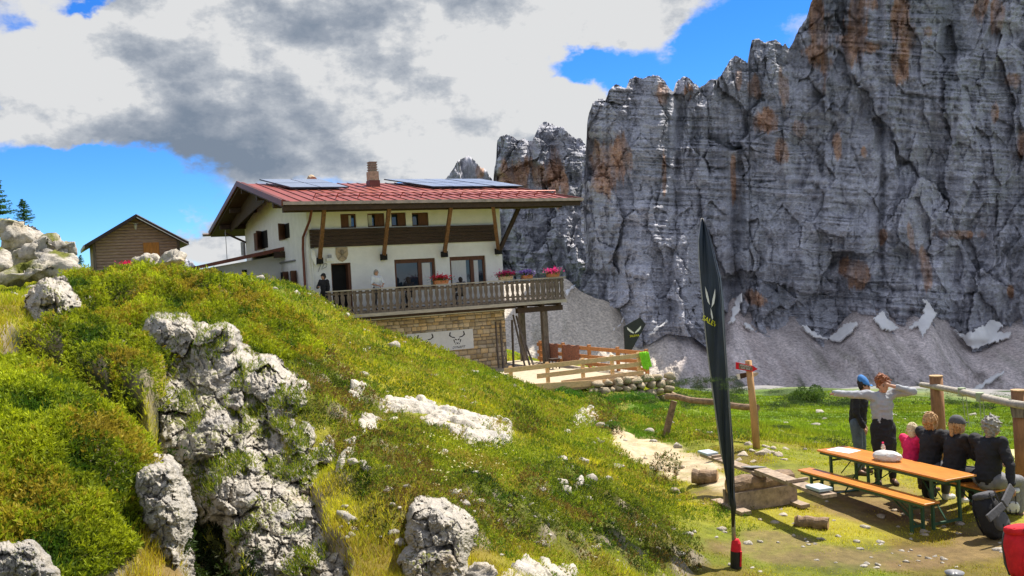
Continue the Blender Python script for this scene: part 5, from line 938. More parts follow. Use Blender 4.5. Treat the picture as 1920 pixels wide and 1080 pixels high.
def build_shed():
    q = P(177, 500, 45.5); R = empty('wooden_shed', (q[0], q[1], 0), rad(27), 'small log shed with orange door and dark pitched roof above the juniper hill', 'shed'); zb = q[2]-.7
    zf = lambda y: P(177, y, 45.5)[2]; ze = P(177, 455, 45.5)[2]; W_, Dp = 4.05, 3.6; zr = ze+1.22
    M_LW = wood('shed_log_mat', (.40, .285, .22), .3, stretch=(.6, 3, 10), bump=.4); m = MB()
    z = zb; k = 0
    while z < zr-.2:
        hh = .155; z1 = z+hh; half = W_/2 if z1 < ze else (W_/2)*max(0, 1-(z1-ze)/(zr-ze)); c = W_/2
        if half > .1:
            x0, x1 = c-half, c+half
            for (a, b) in (((x0, 2.32), (3.12, x1)) if z < ze-.12 else ((x0, x1),)):
                if b-a > .05: m.prism([(a, .0, z+.003), (a, -.04, z+.03), (a, -.052, z+.08), (a, -.04, z+.13), (a, .0, z1-.003)], (b-a, 0, 0))
        z = z1; k += 1
    m.build('log_front', M_LW, R)
    MB().prism([(.01, .003, zb), (.01, .003, ze), (W_/2, .003, zr-.05), (W_-.01, .003, ze), (W_-.01, .003, zb)], (0, Dp, 0)).build('wall', M_LW, R)
    for x in (-.03, W_-.09): MB().box(x, x+.14, -.11, .05, zb, ze+.02).build('corner_post', M_RAILW, R)
    m = MB()
    for i in range(12): m.box(-.03, -.0, .08+i*.29, .08+i*.29+.27, zb, ze-.01)
    m.build('side_boards', M_LW, R)
    d = MB()
    for i in range(5): d.box(2.34+i*.152, 2.34+i*.152+.147, -.03, .002, zb+.2, ze-.08)
    d = d.build('door', wood('shed_door_mat', (.50, .22, .05), .2, stretch=(4, 4, .5)), R); m = MB(); m.box(2.86, 2.92, -.05, -.031, ze-.75, ze-.68); m.box(2.86, 2.92, -.05, -.031, ze-.95, ze-.90); m.build('latch', M_BLK, d); MB().box(2.3, 3.14, -.035, .002, ze-.078, ze+.0).build('lintel', M_LW, d)
    M_RF = simple('shed_roof_mat', (.045, .03, .03), .5, .2, 4, metal=.3)
    s = (zr-ze)/(W_/2); ov = .42
    for sg in (-1, 1):
        xe = W_/2+sg*(W_/2+ov); zz = ze-s*ov; f = MB().prism([(W_/2, -.75, zr+.12), (xe, -.75, zz+.12), (xe, -.75, zz-.05), (W_/2, -.75, zr-.05)], (0, Dp+1.2, 0)).build('roof', M_RF, R)
        if sg == 1:
            for dz in (.10, -.06): MB().obox((W_/2+.02, -.78, zr+dz), (xe+.01, -.78, zz+dz), .03, .035, up=(0, 1, 0)).build('trim', M_WHITE, f)
        else: MB().obox((xe-.02, -.78, zz+.02), (xe-.02, Dp+.4, zz+.02), .06, .16).build('gutter', M_GREY, f)
    m = MB(); m.tube([(W_/2, -.12, zr-.62), (W_/2, -.16, zr-.42), (W_/2, -.12, zr-.32)], [.04, .09, .07], 8); m.tube([(W_/2-.14, -.12, zr-.28), (W_/2, -.12, zr-.36), (W_/2+.14, -.12, zr-.28)], .02, 6); m.build('animal_skull', M_CURT, R)
    o = empty('flower_box', P(243, 503, 43.5), 0, 'red flowers in a box at the foot of the wooden shed', 'flower box'); MB().box(-.3, .3, -.12, .12, -.1, .1).build('planter', M_TERR, o); flowers(o, .75, .25, .1, ((.7, .01, .08), (.6, .02, .15)), 88, 400)
build_shed()
# ------------------------------------------------------------------ figures
SKIN = simple('skin_mat', (.50, .27, .18), .6, .08, 20)
def cloth_mat(n, c, var=.12): return simple(n, c, .85, var, 14, .25, 40)
MC = {'black': cloth_mat('black_cloth_mat', (.018, .018, .022)), 'grey': cloth_mat('grey_wool_mat', (.36, .38, .42), .06), 'jeans': cloth_mat('denim_mat', (.10, .13, .17)), 'white': cloth_mat('white_cloth_mat', (.70, .72, .74), .05), 'pink': cloth_mat('pink_cloth_mat', (.75, .02, .12)),
      'dgrey': cloth_mat('dark_grey_cloth_mat', (.09, .09, .10)), 'lgrey': cloth_mat('pale_grey_cloth_mat', (.20, .20, .21)), 'blue': cloth_mat('blue_cap_mat', (.05, .20, .50)), 'brown': cloth_mat('boot_mat', (.10, .06, .04)), 'red': cloth_mat('red_cloth_mat', (.65, .015, .03))}
HAIR = {'copper': simple('copper_hair_mat', (.30, .10, .035), .6, .4, 40, .5), 'blond': simple('blond_hair_mat', (.62, .42, .20), .6, .25, 40, .5), 'pale': simple('pale_blond_hair_mat', (.75, .62, .40), .6, .2, 40, .5), 'silver': simple('silver_hair_mat', (.34, .32, .285), .6, .3, 40, .5), 'dark': simple('dark_hair_mat', (.03, .02, .015), .6, .3, 40, .5), 'auburn': simple('auburn_hair_mat', (.52, .30, .13), .6, .3, 40, .5)}
def capsules(segs):
    Vs, Fs = [], []
    for p0, r0, p1, r1 in segs:
        m = MB().tube([p0, p1], [r0, r1], 14); tri = []
        for f in m.f:
            for k in range(1, len(f)-1): tri.append((f[0], f[k], f[k+1]))
        Vs.append(np.array(m.v)); Fs.append(np.array(tri))
        for p, r in ((p0, r0), (p1, r1)): V, F3 = ICO[2]; Vs.append(V*r+np.array(p)); Fs.append(F3)
    return Vs, Fs
def ell(c, r): V, F3 = ICO[3]; return V*np.array(r)+np.array(c), F3
def flesh(name, segs, mat, root, voxel=.013, extra=(), fold=0, seed=0, sm=2, tail=None):
    Vs, Fs = capsules(segs)
    for V, F3 in extra: Vs.append(V); Fs.append(F3)
    V, N, F4 = remeshed(Vs, Fs, voxel, sm)
    if fold: V = V+N*(fold*(ridged(*(V*np.array([7, 7, 13])).T+seed, 2)*.6+fbm(*(V*20).T, 2)*.5))[:, None]
    if tail is not None:
        fl = [F4]; o = len(V); tv = [V]; 
        for m in tail:
            tri = [(f[0]+o, f[k]+o, f[k+1]+o, f[k+1]+o) for f in m.f for k in range(1, len(f)-1)]; fl.append(np.array([t[:3] for t in tri])); tv.append(np.array(m.v)); o += len(m.v)
        return npmesh(name, np.concatenate(tv), [fl[0]]+fl[1:], mat, root, smooth=True)
    return npmesh(name, V, F4, mat, root, smooth=True)
def hand(wr, dr, up, s=1.0):
    """five separate bent fingers rooted in the palm; wr wrist, dr pointing direction, up back-of-hand normal"""
    dr = np.array(dr, float); dr /= np.linalg.norm(dr); up = np.array(up, float); up -= dr*(up@dr); up /= np.linalg.norm(up); sd = np.cross(dr, up); out = []; wr = np.array(wr, float)
    for k, ln in enumerate((.070, .080, .075, .058)):
        b = wr+dr*.075*s+sd*(.030-.020*k)*s; m1 = b+(dr*.9-up*.25)*ln*.5*s; e = m1+(dr*.6-up*.75)*ln*.5*s; out.append(MB().tube([b-dr*.02*s, b, m1, e], [.010*s, .010*s, .009*s, .006*s], 8))
    b = wr+dr*.03*s+sd*.035*s; out.append(MB().tube([b, b+(sd*.7+dr*.6)*.03*s, b+(sd*.6+dr*1.1-up*.3)*.055*s], [.011*s, .011*s, .008*s], 8))
    palm = (wr, .022*s, wr+dr*.075*s, .030*s); return [palm], out
def person(loc, rz, s, J, top, bottom, hairc, label, hair='short', cap=None, facing=(0, 1, 0), shoes='brown', group=None, hands=True, sleeve=1.0, skirt=None, hem=None, bare=False, seated=False, kid=False):
    R = empty('person', loc, rz, label, 'person', group); R.scale = (s, s, s)
    g = lambda k: np.array(J[k], float)
    hip, chest, neck, head = g('hip'), g('chest'), g('neck'), g('head'); segs = [(hip, .125, (hip+chest)/2, .115), ((hip+chest)/2, .115, chest, .13), (chest, .12, neck-[0, 0, .04], .06), (neck-[0, 0, .05], .05, head-[0, 0, .05], .05)]
    fd = np.array(facing, float); fd /= np.linalg.norm(fd); rt = np.cross(fd, (0, 0, 1)); rt /= np.linalg.norm(rt); tails = []
    limbs = []
    for sd in 'rl':
        sh, el, wr = g('sh'+sd), g('el'+sd), g('wr'+sd); hp, kn, an, to = g('hp'+sd), g('kn'+sd), g('an'+sd), g('to'+sd)
        limbs += [(sh, .052, el, .042), (el, .040, wr, .028)]; segs += [(chest+[0, 0, .04], .08, sh, .055), (sh, .052, el, .042), (el, .040, wr, .028), (hp, .085, kn, .058), (kn, .056, an, .036), (an, .036, to, .03)]
        if hands: p_, t_ = hand(wr, wr-el, J.get('up'+sd, (0, 0, 1))); segs += p_; tails += t_
    hx_ = [ell(head, (.074, .074, .105))]; ax = np.array([fd, rt, (0, 0, 1)])
    hx_ = []
    V, F3 = ICO[3]; V = V*np.array([.088, .074, .112]); V[:, 0] += .012*(V[:, 2] < -.03)*(V[:, 0] > 0); V = V@ax+head; hx_.append((V, F3))
    nose = head+fd*.088+np.array([0, 0, -.012]); segs.append((head+fd*.07+np.array([0, 0, .02]), .012, nose+fd*.010, .014)); segs.append((head+fd*.05-np.array([0, 0, .075]), .03, head+fd*.062-np.array([0, 0, .08]), .026))
    for q in (1, -1): segs.append((head+rt*q*.075+np.array([0, 0, .012]), .012, head+rt*q*.078-np.array([0, 0, .022]), .010))
    flesh('body', segs, SKIN, R, extra=hx_, tail=tails, voxel=.0125, sm=1)
    m = MB()
    for q in (1, -1): c = head+fd*.080+rt*q*.030+np.array([0, 0, .012]); V, F3 = ICO[2]; m.add(V*.011+c, [tuple(f) for f in F3]); m.obox(c+rt*q*.015+[0, 0, .022], c-rt*q*.015+[0, 0, .024], .006, .006)
    m.obox(head+fd*.082+rt*.022-[0, 0, .052], head+fd*.082-rt*.022-[0, 0, .052], .008, .007); m.build('eyes', MC['dgrey'], R)
    # clothes
    t = [(hip+[0, 0, .02], .145, (hip+chest)/2, .14), ((hip+chest)/2, .14, chest, .145), (chest, .14, neck-[0, 0, .06], .075)]
    ex = [ell(chest-[0, 0, .05], (.17, .12, .2)), ell((hip+chest)/2, (.16, .125, .22))]
    for sd in 'rl':
        sh, el, wr = g('sh'+sd), g('el'+sd), g('wr'+sd); t += [(chest+[0, 0, .02], .10, sh, .072), (sh, .068, el, .056)]
        if sleeve > .5: t += [(el, .055, el+(wr-el)*(J.get('slv'+sd, .93)), .042)]
    flesh('top', t, MC[top], R, extra=ex, fold=.02, seed=3, voxel=.014)
    if hem: flesh('shirt_hem', [(hip-[0, 0, .03], .146, hip+[0, 0, .04], .148)], MC[hem], R, fold=.001)
    b = [(hip, .13, hip-[0, 0, .04], .13)]
    for sd in 'rl':
        hp, kn, an, to = g('hp'+sd), g('kn'+sd), g('an'+sd), g('to'+sd); b += [(hp, .105, kn, .076)]
        if not bare: b += [(kn, .075, an+(kn-an)*.12, .058)]
    flesh('trousers', b, MC[bottom], R, fold=.009, seed=7, voxel=.014)
    if skirt: flesh('long_shirt', [(hip+[0, 0, .08], .15, hip-[0, 0, .28], .185)], MC[skirt], R, fold=.02, seed=5)
    for sd in 'rl': an, to = g('an'+sd), g('to'+sd); flesh('shoe', [(an-[0, 0, .01], .05, an-[0, 0, .035], .052), (an-[0, 0, .03], .048, to, .04)], MC[shoes], R)
    # hair
    hm = HAIR[hairc]; up_ = np.array([0, 0, 1.]); c = head-fd*.018+up_*.022; rs = np.random.RandomState(int(abs(loc[0])*100) % 1000); hs, he = [], []
    hv_, hf_ = [], []; V, F3 = ICO[3]; V = V*np.array([.094, .088, .110]); V = V@ax+c; hv_.append(V); hf_.append(F3); cv_, cf_ = [], []
    for i in range(330 if hair == 'curly' else 240):
        d = rs.normal(size=3); d /= np.linalg.norm(d)
        if (d[0] > .30 and d[2] < .30) or d[2] < (-.75 if d[0] < .1 else -.1): continue
        p = c+(d*np.array([.098, .092, .115]))@ax
        if hair == 'curly': cv_.append((p, rs.uniform(.009, .016), p+rs.normal(size=3)*.016, rs.uniform(.007, .012)))
        else: q = p+(-up_*.9-fd*.15+rt*rs.uniform(-.3, .3)+(d@ax)*.25)*rs.uniform(.03, .07); cv_.append((p, rs.uniform(.008, .012), q, .004))
    a_, b_ = capsules(cv_); hv_ += a_; hf_ += b_; a_, n_, f_ = remeshed(hv_, hf_, .0062)
    fc = ((a_-head)@ax.T); hide = (fc[:, 0] > .045) & (fc[:, 2] < .045); a_[hide] = a_[hide]-fd*.03
    o = npmesh('hair', a_, f_, hm, R, smooth=False)
    def lump(p0, r0, p1, r1): Vs, Fs = capsules([(p0, r0, p1, r1)]); a, n_, f4 = remeshed(Vs, Fs, .009); a = a+n_*(.006*ridged(*(a*60).T, 2))[:, None]; return npmesh('hair', a, f4, hm, R, smooth=True)
    lump(c-fd*.035-up_*.045, .070, c-fd*.035-up_*.095, .055)
    if hair == 'bun': lump(c-fd*.10-up_*.03, .035, c-fd*.115-up_*.04, .03)
    if hair == 'ponytail': lump(c-fd*.095-up_*.02, .035, c-fd*.12-up_*.15+rt*.02, .022)
    if hair == 'bob': lump(c-fd*.04-up_*.05, .085, c-fd*.05-up_*.11, .07)
    if hair == 'long': lump(c-fd*.05-up_*.04, .09, c-fd*.06-up_*.15, .075)
    if cap:
        V, F3 = ICO[4]; V = V*np.array([.112, .101, .118]); V[:, 2] = np.maximum(V[:, 2], .0)*(1+.03*fbm(*(V*20).T, 2)); V = V@ax+c+up_*.012; co = npmesh('cap', V, F3, MC[cap], R, smooth=True)
        bd = J.get('brim', 1); mb = MB(); pts_ = []
        for k in range(9): a = (k/8-.5)*2.2; pts_.append(c+up_*.022+(fd*bd*(.095+.075*math.cos(a))+rt*.07*math.sin(a)))
        mb.prism(pts_, (0, 0, .012)); mb.build('brim', MC[cap], co)
    return R
def stand(**k):
    J = dict(hip=(0, 0, .93), chest=(0, .01, 1.28), neck=(0, .01, 1.47), head=(0, .03, 1.585), shr=(.18, 0, 1.40), shl=(-.18, 0, 1.40), elr=(.24, 0, 1.12), ell=(-.24, 0, 1.12), wrr=(.25, .06, .87), wrl=(-.25, .06, .87),
             hpr=(.09, 0, .90), hpl=(-.09, 0, .90), knr=(.10, .02, .50), knl=(-.10, .02, .50), anr=(.11, 0, .085), anl=(-.11, 0, .085), tor=(.13, .15, .035), tol=(-.13, .15, .035)); J.update(k); return J
def sit(**k):
    J = dict(hip=(0, 0, .58), chest=(0, .05, .92), neck=(0, .07, 1.10), head=(0, .10, 1.205), shr=(.18, .05, 1.04), shl=(-.18, .05, 1.04), elr=(.22, .16, .80), ell=(-.22, .16, .80), wrr=(.12, .36, .72), wrl=(-.12, .36, .72),
             hpr=(.10, .02, .56), hpl=(-.10, .02, .56), knr=(.12, .44, .50), knl=(-.12, .44, .50), anr=(.13, .40, .09), anl=(-.13, .40, .09), tor=(.14, .55, .04), tol=(-.14, .55, .04)); J.update(k); return J
# ------------------------------------------------------------------ beer table, benches, people round them
M_VARN = simple('orange_varnish_mat', (.66, .24, .04), .3, .22, 3, .05, 30, spec=.6, stretch=(1.2, 14, 1)); M_GREEN = simple('green_steel_mat', (.035, .10, .055), .5, .2, 10)
def pz(px, py, z): q = P(px, py, 1.0); return (q*z/q[2])[:2]
A_ = pz(1773, 900, -3.05); B_ = pz(1531, 843, -3.05); TD = (A_-B_)/np.linalg.norm(A_-B_); TP = np.array([-TD[1], TD[0]]); TL = float(np.linalg.norm(A_-B_)); TW = float(abs((pz(1824, 888, -3.05)-A_)@TP)); QN = float((pz(1779, 951, -3.33)-B_)@TP); QF = float((pz(1872, 919, -3.33)-B_)@TP); QE = float((pz(1872, 919, -3.33)-B_)@TD); print('TABLE', TL, TW, QN, QF, QE, A_, B_)
def gz(x, y): return float(H(np.array([x]), np.array([y]))[0])
def table_set():
    ang = math.atan2(TD[1], TD[0])
    def furn(name, o2, L_, W_, z0, h, label, cat, top):
        cx, cy = o2; g = z0-h; r = empty(name, (cx, cy, g), ang, label, cat); MB().box(0, L_, -W_/2, W_/2, h-.028, h).build(top, M_VARN, r, bevel=.008)
        m = MB()
        for y in (-W_/2+.03, W_/2-.03): m.box(.05, L_-.05, y-.012, y+.012, h-.065, h-.0285)
        m.build('frame', M_GREEN, r)
        for x in (.28, L_-.28):
            m = MB(); w = W_/2-.035
            for y in (-w, w): m.box(x-.018, x+.018, y-.018, y+.018, -.06, h-.066)
            m.box(x-.016, x+.016, -w+.018, w-.018, .10, .13); m.box(x-.016, x+.016, -w+.018, w-.018, h-.14, h-.115); m.build('leg', M_GREEN, r)
            sx = 1 if x < 1 else -1; m = MB(); m.obox((x, 0, .12), (x+sx*.48, 0, h-.05), .022, .012); m.obox((x, -.05, h*.55), (x+sx*.3, -.05, h-.05), .016, .01); m.build('brace', M_GREEN, r)
        return r
    c = lambda q, al: (B_+TD*al+TP*q)
    furn('beer_table', c(TW/2, 0), TL, TW, -3.05, .78, 'long folding beer table with orange varnished top and green steel legs', 'table', 'tabletop')
    furn('beer_bench', c(QN, -.05), TL+.02, .27, -3.33, .49, 'empty orange bench in front of the beer table, nearer the camera', 'bench', 'seat')
    furn('beer_bench', c(max(QF, TW+.22), QE-TL-.1), TL+.1, .27, -3.33, .49, 'orange bench behind the beer table with four people sitting on it', 'bench', 'seat')
    bx = lambda px: min((abs(proj(np.append(c(TW+.2, a), -2.75)[None])[0][0]-px), a) for a in np.linspace(-.3, 3.4, 400))[1]
    rz = math.atan2(TP[1], TP[0])-math.pi/2
    ppl = [(1687, .82, 'pink', 'dgrey', 'pale', 'small child in a pink top with white blond hair sitting on the bench', 'bob', None, {}),
           (1722, 1.06, 'black', 'dgrey', 'auburn', 'seated person in black with reddish blond hair in a bun next to the child', 'bun', None, dict(head=(.0, .08, 1.2))),
           (1768, 1.06, 'black', 'black', 'auburn', 'seated person in black with dark cap and ponytail sitting on the bench', 'ponytail', 'dgrey', dict(head=(-.01, .12, 1.19))),
           (1830, 1.12, 'black', 'lgrey', 'silver', 'seated person in black sweater with curly silver hair, near end of bench', 'curly', None, dict(elr=(.30, -.02, .80), wrr=(.36, -.10, .57), head=(.02, .12, 1.2)))]
    for i, (px, s, top, bot, hc, lb, hs, cap, kw) in enumerate(ppl):
        q = c(max(QF, TW+.22)-.04, bx(px)); zz = -3.33-.45*s
        person((q[0], q[1], zz), rz+(.15 if i == 3 else -.1*i+.1), s, sit(**kw), top, bot, hc, lb, hs, cap, facing=(0, 1, -.12) if i != 0 else (-.7, 1, -.1), shoes='white' if i == 1 else 'brown', hem=None, hands=True)
    # things on the table
    o = lambda q, al, z=-3.05: (*(c(q, al)), z)
    M_PAP = simple('paper_mat', (.80, .80, .78), .8, .04, 30); r = MB(); r.box(-.21, .21, -.15, .15, .001, .006); r = r.build('paper_sheet', M_PAP); r.location = o(TW/2, .30); r.rotation_euler = (0, 0, ang+.2); tag(r, 'white paper sheet lying on the far end of the beer table', 'paper')
    V, Fc = ICO[4]; V = V*np.array([.20, .12, .085]); V = V*(1+.16*ridged(*(V*14+2).T, 3)+.06*fbm(*(V*40).T, 2))[:, None]; V[:, 2] = np.maximum(V[:, 2]+.06, 0)
    M_PL, nt, b = mat_new('plastic_bag_mat'); b.inputs['Base Color'].default_value = (.80, .79, .78, 1); b.inputs['Roughness'].default_value = .35; b.inputs['Transmission Weight'].default_value = .25
    r = npmesh('plastic_bag', V, Fc, M_PL, smooth=True); r.location = o(TW/2, 1.22); r.rotation_euler = (0, 0, ang+.35); tag(r, 'crumpled white plastic bag lying in the middle of the beer table', 'bag')
    M_BT, nt, b = mat_new('clear_bottle_mat'); b.inputs['Base Color'].default_value = (.85, .85, .88, 1); b.inputs['Roughness'].default_value = .12; b.inputs['Transmission Weight'].default_value = .7
    r = empty('water_bottle', o(TW*.75, 1.0), 0, 'clear plastic water bottle with pink cap standing behind the bag', 'bottle'); MB().tube([(0, 0, 0), (0, 0, .02), (0, 0, .07), (0, 0, .085), (0, 0, .15), (0, 0, .185), (0, 0, .20)], [.030, .034, .034, .031, .034, .018, .014], 16).build('bottle', M_BT, r, True); MB().tube([(0, 0, .2), (0, 0, .222)], .016, 12).build('cap', MC['pink'], r)
table_set()
def two_standing():
    q = hit(1613, 889); person((q[0], q[1], q[2]), rad(-127), 1.0, stand(chest=(0, .05, 1.27), neck=(0, .09, 1.45), head=(0, .15, 1.56), shr=(.18, .05, 1.39), shl=(-.18, .05, 1.39), elr=(.25, .06, 1.10), wrr=(.20, .16, .86), ell=(-.24, -.02, 1.12), wrl=(-.20, .06, .84)), 'black', 'jeans', 'dark',
        'standing person in dark jacket and blue cap looking down behind the table', 'short', 'blue', facing=(0, 1, -.55), shoes='brown')
    q = hit(1661, 908); s = 1.05
    J = stand(shr=(.19, .0, 1.42), elr=(.42, .05, 1.435), wrr=(.66, .10, 1.47), slvr=1.25, shl=(-.19, .0, 1.43), ell=(-.44, .14, 1.46), wrl=(-.13, .15, 1.56), slvl=.75, head=(-.02, .06, 1.585), upl=(0, 1, .3), chest=(0, .0, 1.30))
    person((q[0], q[1], q[2]), rad(172), s, J, 'grey', 'black', 'copper', 'curly haired boy pulling on a grey sweater, one arm stretched out sideways', 'curly', None, facing=(-.25, 1, -.5), skirt='black', shoes='brown')
two_standing()
def balcony_people():
    u, _ = fv(708, 540, .95); q = W3(u, .85, -1.15); person(tuple(q), HA+math.pi+.1, 1.0, stand(elr=(.27, .12, 1.12), ell=(-.27, .12, 1.12), wrr=(.10, .38, 1.03), wrl=(-.10, .38, 1.03), chest=(0, .05, 1.28)), 'white', 'dgrey', 'silver', 'woman in a white shirt leaning on the balcony rail', 'short', None, facing=(0, 1, 0), sleeve=0)
    u, _ = fv(608, 545, .6); q = W3(u, .6, -1.15); person(tuple(q), HA+math.pi-.9, .97, stand(elr=(.25, .14, 1.12), wrr=(.05, .32, 1.15)), 'black', 'black', 'dark', 'person in black standing at the lodge door near the left end of the balcony', 'short', 'black', facing=(.3, 1, -.1))
    u, _ = fv(768, 525, .7); q = W3(u, .62, -1.15); person(tuple(q), HA+.2, 1.0, sit(), 'black', 'dgrey', 'dark', 'dark haired person sitting with back to the rail before the left large window', 'long', None)
    u, _ = fv(866, 520, .7); q = W3(u, .62, -1.22); person(tuple(q), HA+.1, .95, sit(), 'dgrey', 'dgrey', 'dark', 'dark haired person sitting behind the rail before the right large window', 'short', None)
balcony_people()
# ------------------------------------------------------------------ tall feather banner
def feather():
    b = hit(1380, 1066); d0 = float(b@cF); r = empty('feather_banner', (0, 0, 0), 0, 'tall narrow dark feather banner with white eagle emblem on a red and black ground socket', 'banner')
    M_FL = simple('banner_cloth_mat', (.008, .019, .040), .6, .15, 5, .2, 20, spec=.6); M_FD = simple('banner_back_mat', (.010, .012, .016), .5, .2, 6, .2, 20, spec=.5)
    ys = np.array([409, 430, 450, 490, 520, 560, 650, 750, 850, 950]); Lx = np.array([1316, 1313, 1311, 1312, 1314, 1318, 1327, 1340, 1354, 1368]); Mx = np.array([1317.5, 1325, 1330, 1339, 1346, 1350, 1357, 1364, 1371, 1373]); Rx = np.array([1318, 1327, 1333, 1343, 1351, 1356, 1361, 1368, 1376, 1378])
    yy = np.linspace(409, 950, 70); L = np.interp(yy, ys, Lx); Mm = np.interp(yy, ys, Mx); Rr = np.interp(yy, ys, Rx); k = np.sin((yy-409)/541*math.pi)**.6
    def panel(name, xa, xb, da, db, mat, rip):
        V = []; n = 14
        for i, y in enumerate(yy):
            for j in range(n): f = j/(n-1); V.append(P(xa[i]*(1-f)+xb[i]*f, y, d0+(da*(1-f)+db*f)*k[i]+rip*math.sin(f*9+y*.035)*f*(1-f)*4))
        o = npmesh(name, np.array(V), gridfaces(len(yy), n), mat, r, smooth=True); s = o.modifiers.new('solid', 'SOLIDIFY'); s.thickness = .004; return o
    panel('cloth', L, Mm, -.05, -.26, M_FL, .03); panel('cloth', Mm, Rr, -.262, .10, M_FD, .05)
    fp = lambda x, y: P(x, y, d0+((-.05)*(1-(f := (x-np.interp(y, yy, L))/(np.interp(y, yy, Mm)-np.interp(y, yy, L))))+(-.26)*f)*float(np.interp(y, yy, k))-.045)
    m = MB(); bk = np.array([0, .003, 0])
    for pl in ([(1322, 537), (1326.5, 549), (1329, 560), (1331, 572), (1327, 566), (1324, 555)], [(1341, 541), (1338.5, 551), (1336, 562), (1334, 577), (1339, 569), (1341, 556)], [(1332.5, 577), (1335, 585), (1337, 596), (1335.5, 600), (1333, 590)]): m.prism([fp(*p) for p in pl], bk)
    m.build('eagle_emblem', M_WHITE, r)
    p0 = fp(1330, 600); p1 = fp(1342, 612); t = text_part('SALEWA', .085, bpy.data.materials['yellow_ink_mat'], r, loc=tuple((p0+p1)/2), rot=(math.pi/2, rad(28), .5), ext=.002)
    ls = [P(1376, 1014, d0), P(1374, 950, d0+.01), P(1367, 900, d0+.01)]+[P(a-1, y, d0-.04*np.interp(y, yy, k)) for y, a in ((850, 1354), (750, 1340), (650, 1327), (560, 1318), (490, 1312), (450, 1311), (409, 1316))]; MB().tube(ls, [.026, .024, .020, .014, .013, .012, .011, .010, .009, .007], 8).build('pole', M_GREY, r, True)
    MB().tube([P(1368, 905, d0-.02), P(1375, 950, d0-.03), P(1374, 988, d0-.02)], [.04, .035, .012], 10, wob=.1).build('gathered_cloth', M_FD, r, True)
    MB().tube([P(1380, 1070, d0), P(1380, 1064, d0), P(1380, 1033, d0)], [.060, .066, .064], 20).build('socket', M_BLK, r, bevel=.005); MB().tube([P(1380, 1033, d0), P(1380, 1028, d0), P(1380, 1018, d0), P(1379, 1011, d0)], [.064, .060, .055, .040], 20).build('socket_cap', MC['red'], r, bevel=.004)
    a = P(1388, 1062, d0-.05); c = P(1389, 1034, d0-.05); MB().obox(a, c, .03, .02).build('socket_label', MC['red'], r)
feather()
# ------------------------------------------------------------------ seesaw, signpost, rail fence, swing, logs, packs
def log(name, a, b, r0, label, cat, parent=None, group=None, seed=0):
    a = np.array(a, float); b = np.array(b, float); n = 9; pts_ = [a+(b-a)*i/(n-1)+np.array([0, 0, .012*math.sin(i*1.7+seed)]) for i in range(n)]; o = MB().tube(pts_, [r0*(1+.05*math.sin(i*2.3+seed)) for i in range(n)], 16, wob=.03, seed=seed).build(name, M_LOG, parent, False)
    if label: tag(o, label, cat, group)
    d = (b-a)/np.linalg.norm(b-a); m = MB().tube([a-d*.004, a-d*.001], r0*.95, 16); m.tube([b+d*.001, b+d*.004], r0*.95, 16); m.build('cut_end', M_END, o); return o
def seesaw():
    p0 = P(1322, 852, 15.0); p1 = P(1556, 930, 12.0); g = np.array([(p0[0]+p1[0])/2, (p0[1]+p1[1])/2]); zg = gz(*g); r = empty('seesaw', (0, 0, 0), 0, 'homemade seesaw of a long weathered plank lying across a thick log', 'seesaw')
    d = (p1-p0)/np.linalg.norm(p1-p0); pr = np.array([-d[1], d[0], 0]); pr /= np.linalg.norm(pr); pr = pr if pr[0] > 0 else -pr; mid = p0+(p1-p0)*.48
    m = MB(); m.obox(p0, p0+(p1-p0)*.56, .20, .04); m.obox(p0+(p1-p0)*.50-np.array([0, 0, -.045]), p1+np.array([0, 0, .0]), .22, .045); m.build('plank', M_SEE, r)
    top = mid[2]-.03; R0 = .14; log('pivot_log', mid-pr*.50+[0, 0, -R0-.015], mid+pr*.55+[0, 0, -R0-.015], R0, None, None, r, seed=4)
    for s in (-1, 1): MB().obox(mid-pr*.52+d*s*.14+[0, 0, -.36], mid+pr*.55+d*s*.14+[0, 0, -.36], .05, .28).build('side_board', M_SEE, r)
    for s in (-1, 1): c = mid+pr*s*.5; c[2] = gz(c[0], c[1])+.03; MB().obox(c-d*.42, c+d*.42, .16, .05).build('ground_beam', M_SEE, r)
    for f in (.16, .78): c = p0+(p1-p0)*f+[0, 0, .07]; MB().obox(c-pr*.17, c+pr*.17, .045, .04).build('handle', M_SEE, r); 
    M_PAD = simple('seat_pad_mat', (.42, .50, .55), .7, .08, 10)
    for f in (.03, .93): c = p0+(p1-p0)*f+[0, 0, .045+.02*(f > .5)]; MB().obox(c-d*.15, c+d*.15, .22, .045).build('seat_pad', M_PAD, r, bevel=.01)
    V = MB().prism([mid-d*.3-pr*.1+[0, 0, .03], mid-d*.05-pr*.1+[0, 0, .06], mid+d*.05+pr*.12+[0, 0, .06], mid-d*.22+pr*.12+[0, 0, .03]], (0, 0, .012)); V.build('metal_plate', M_GREY, r)
seesaw()
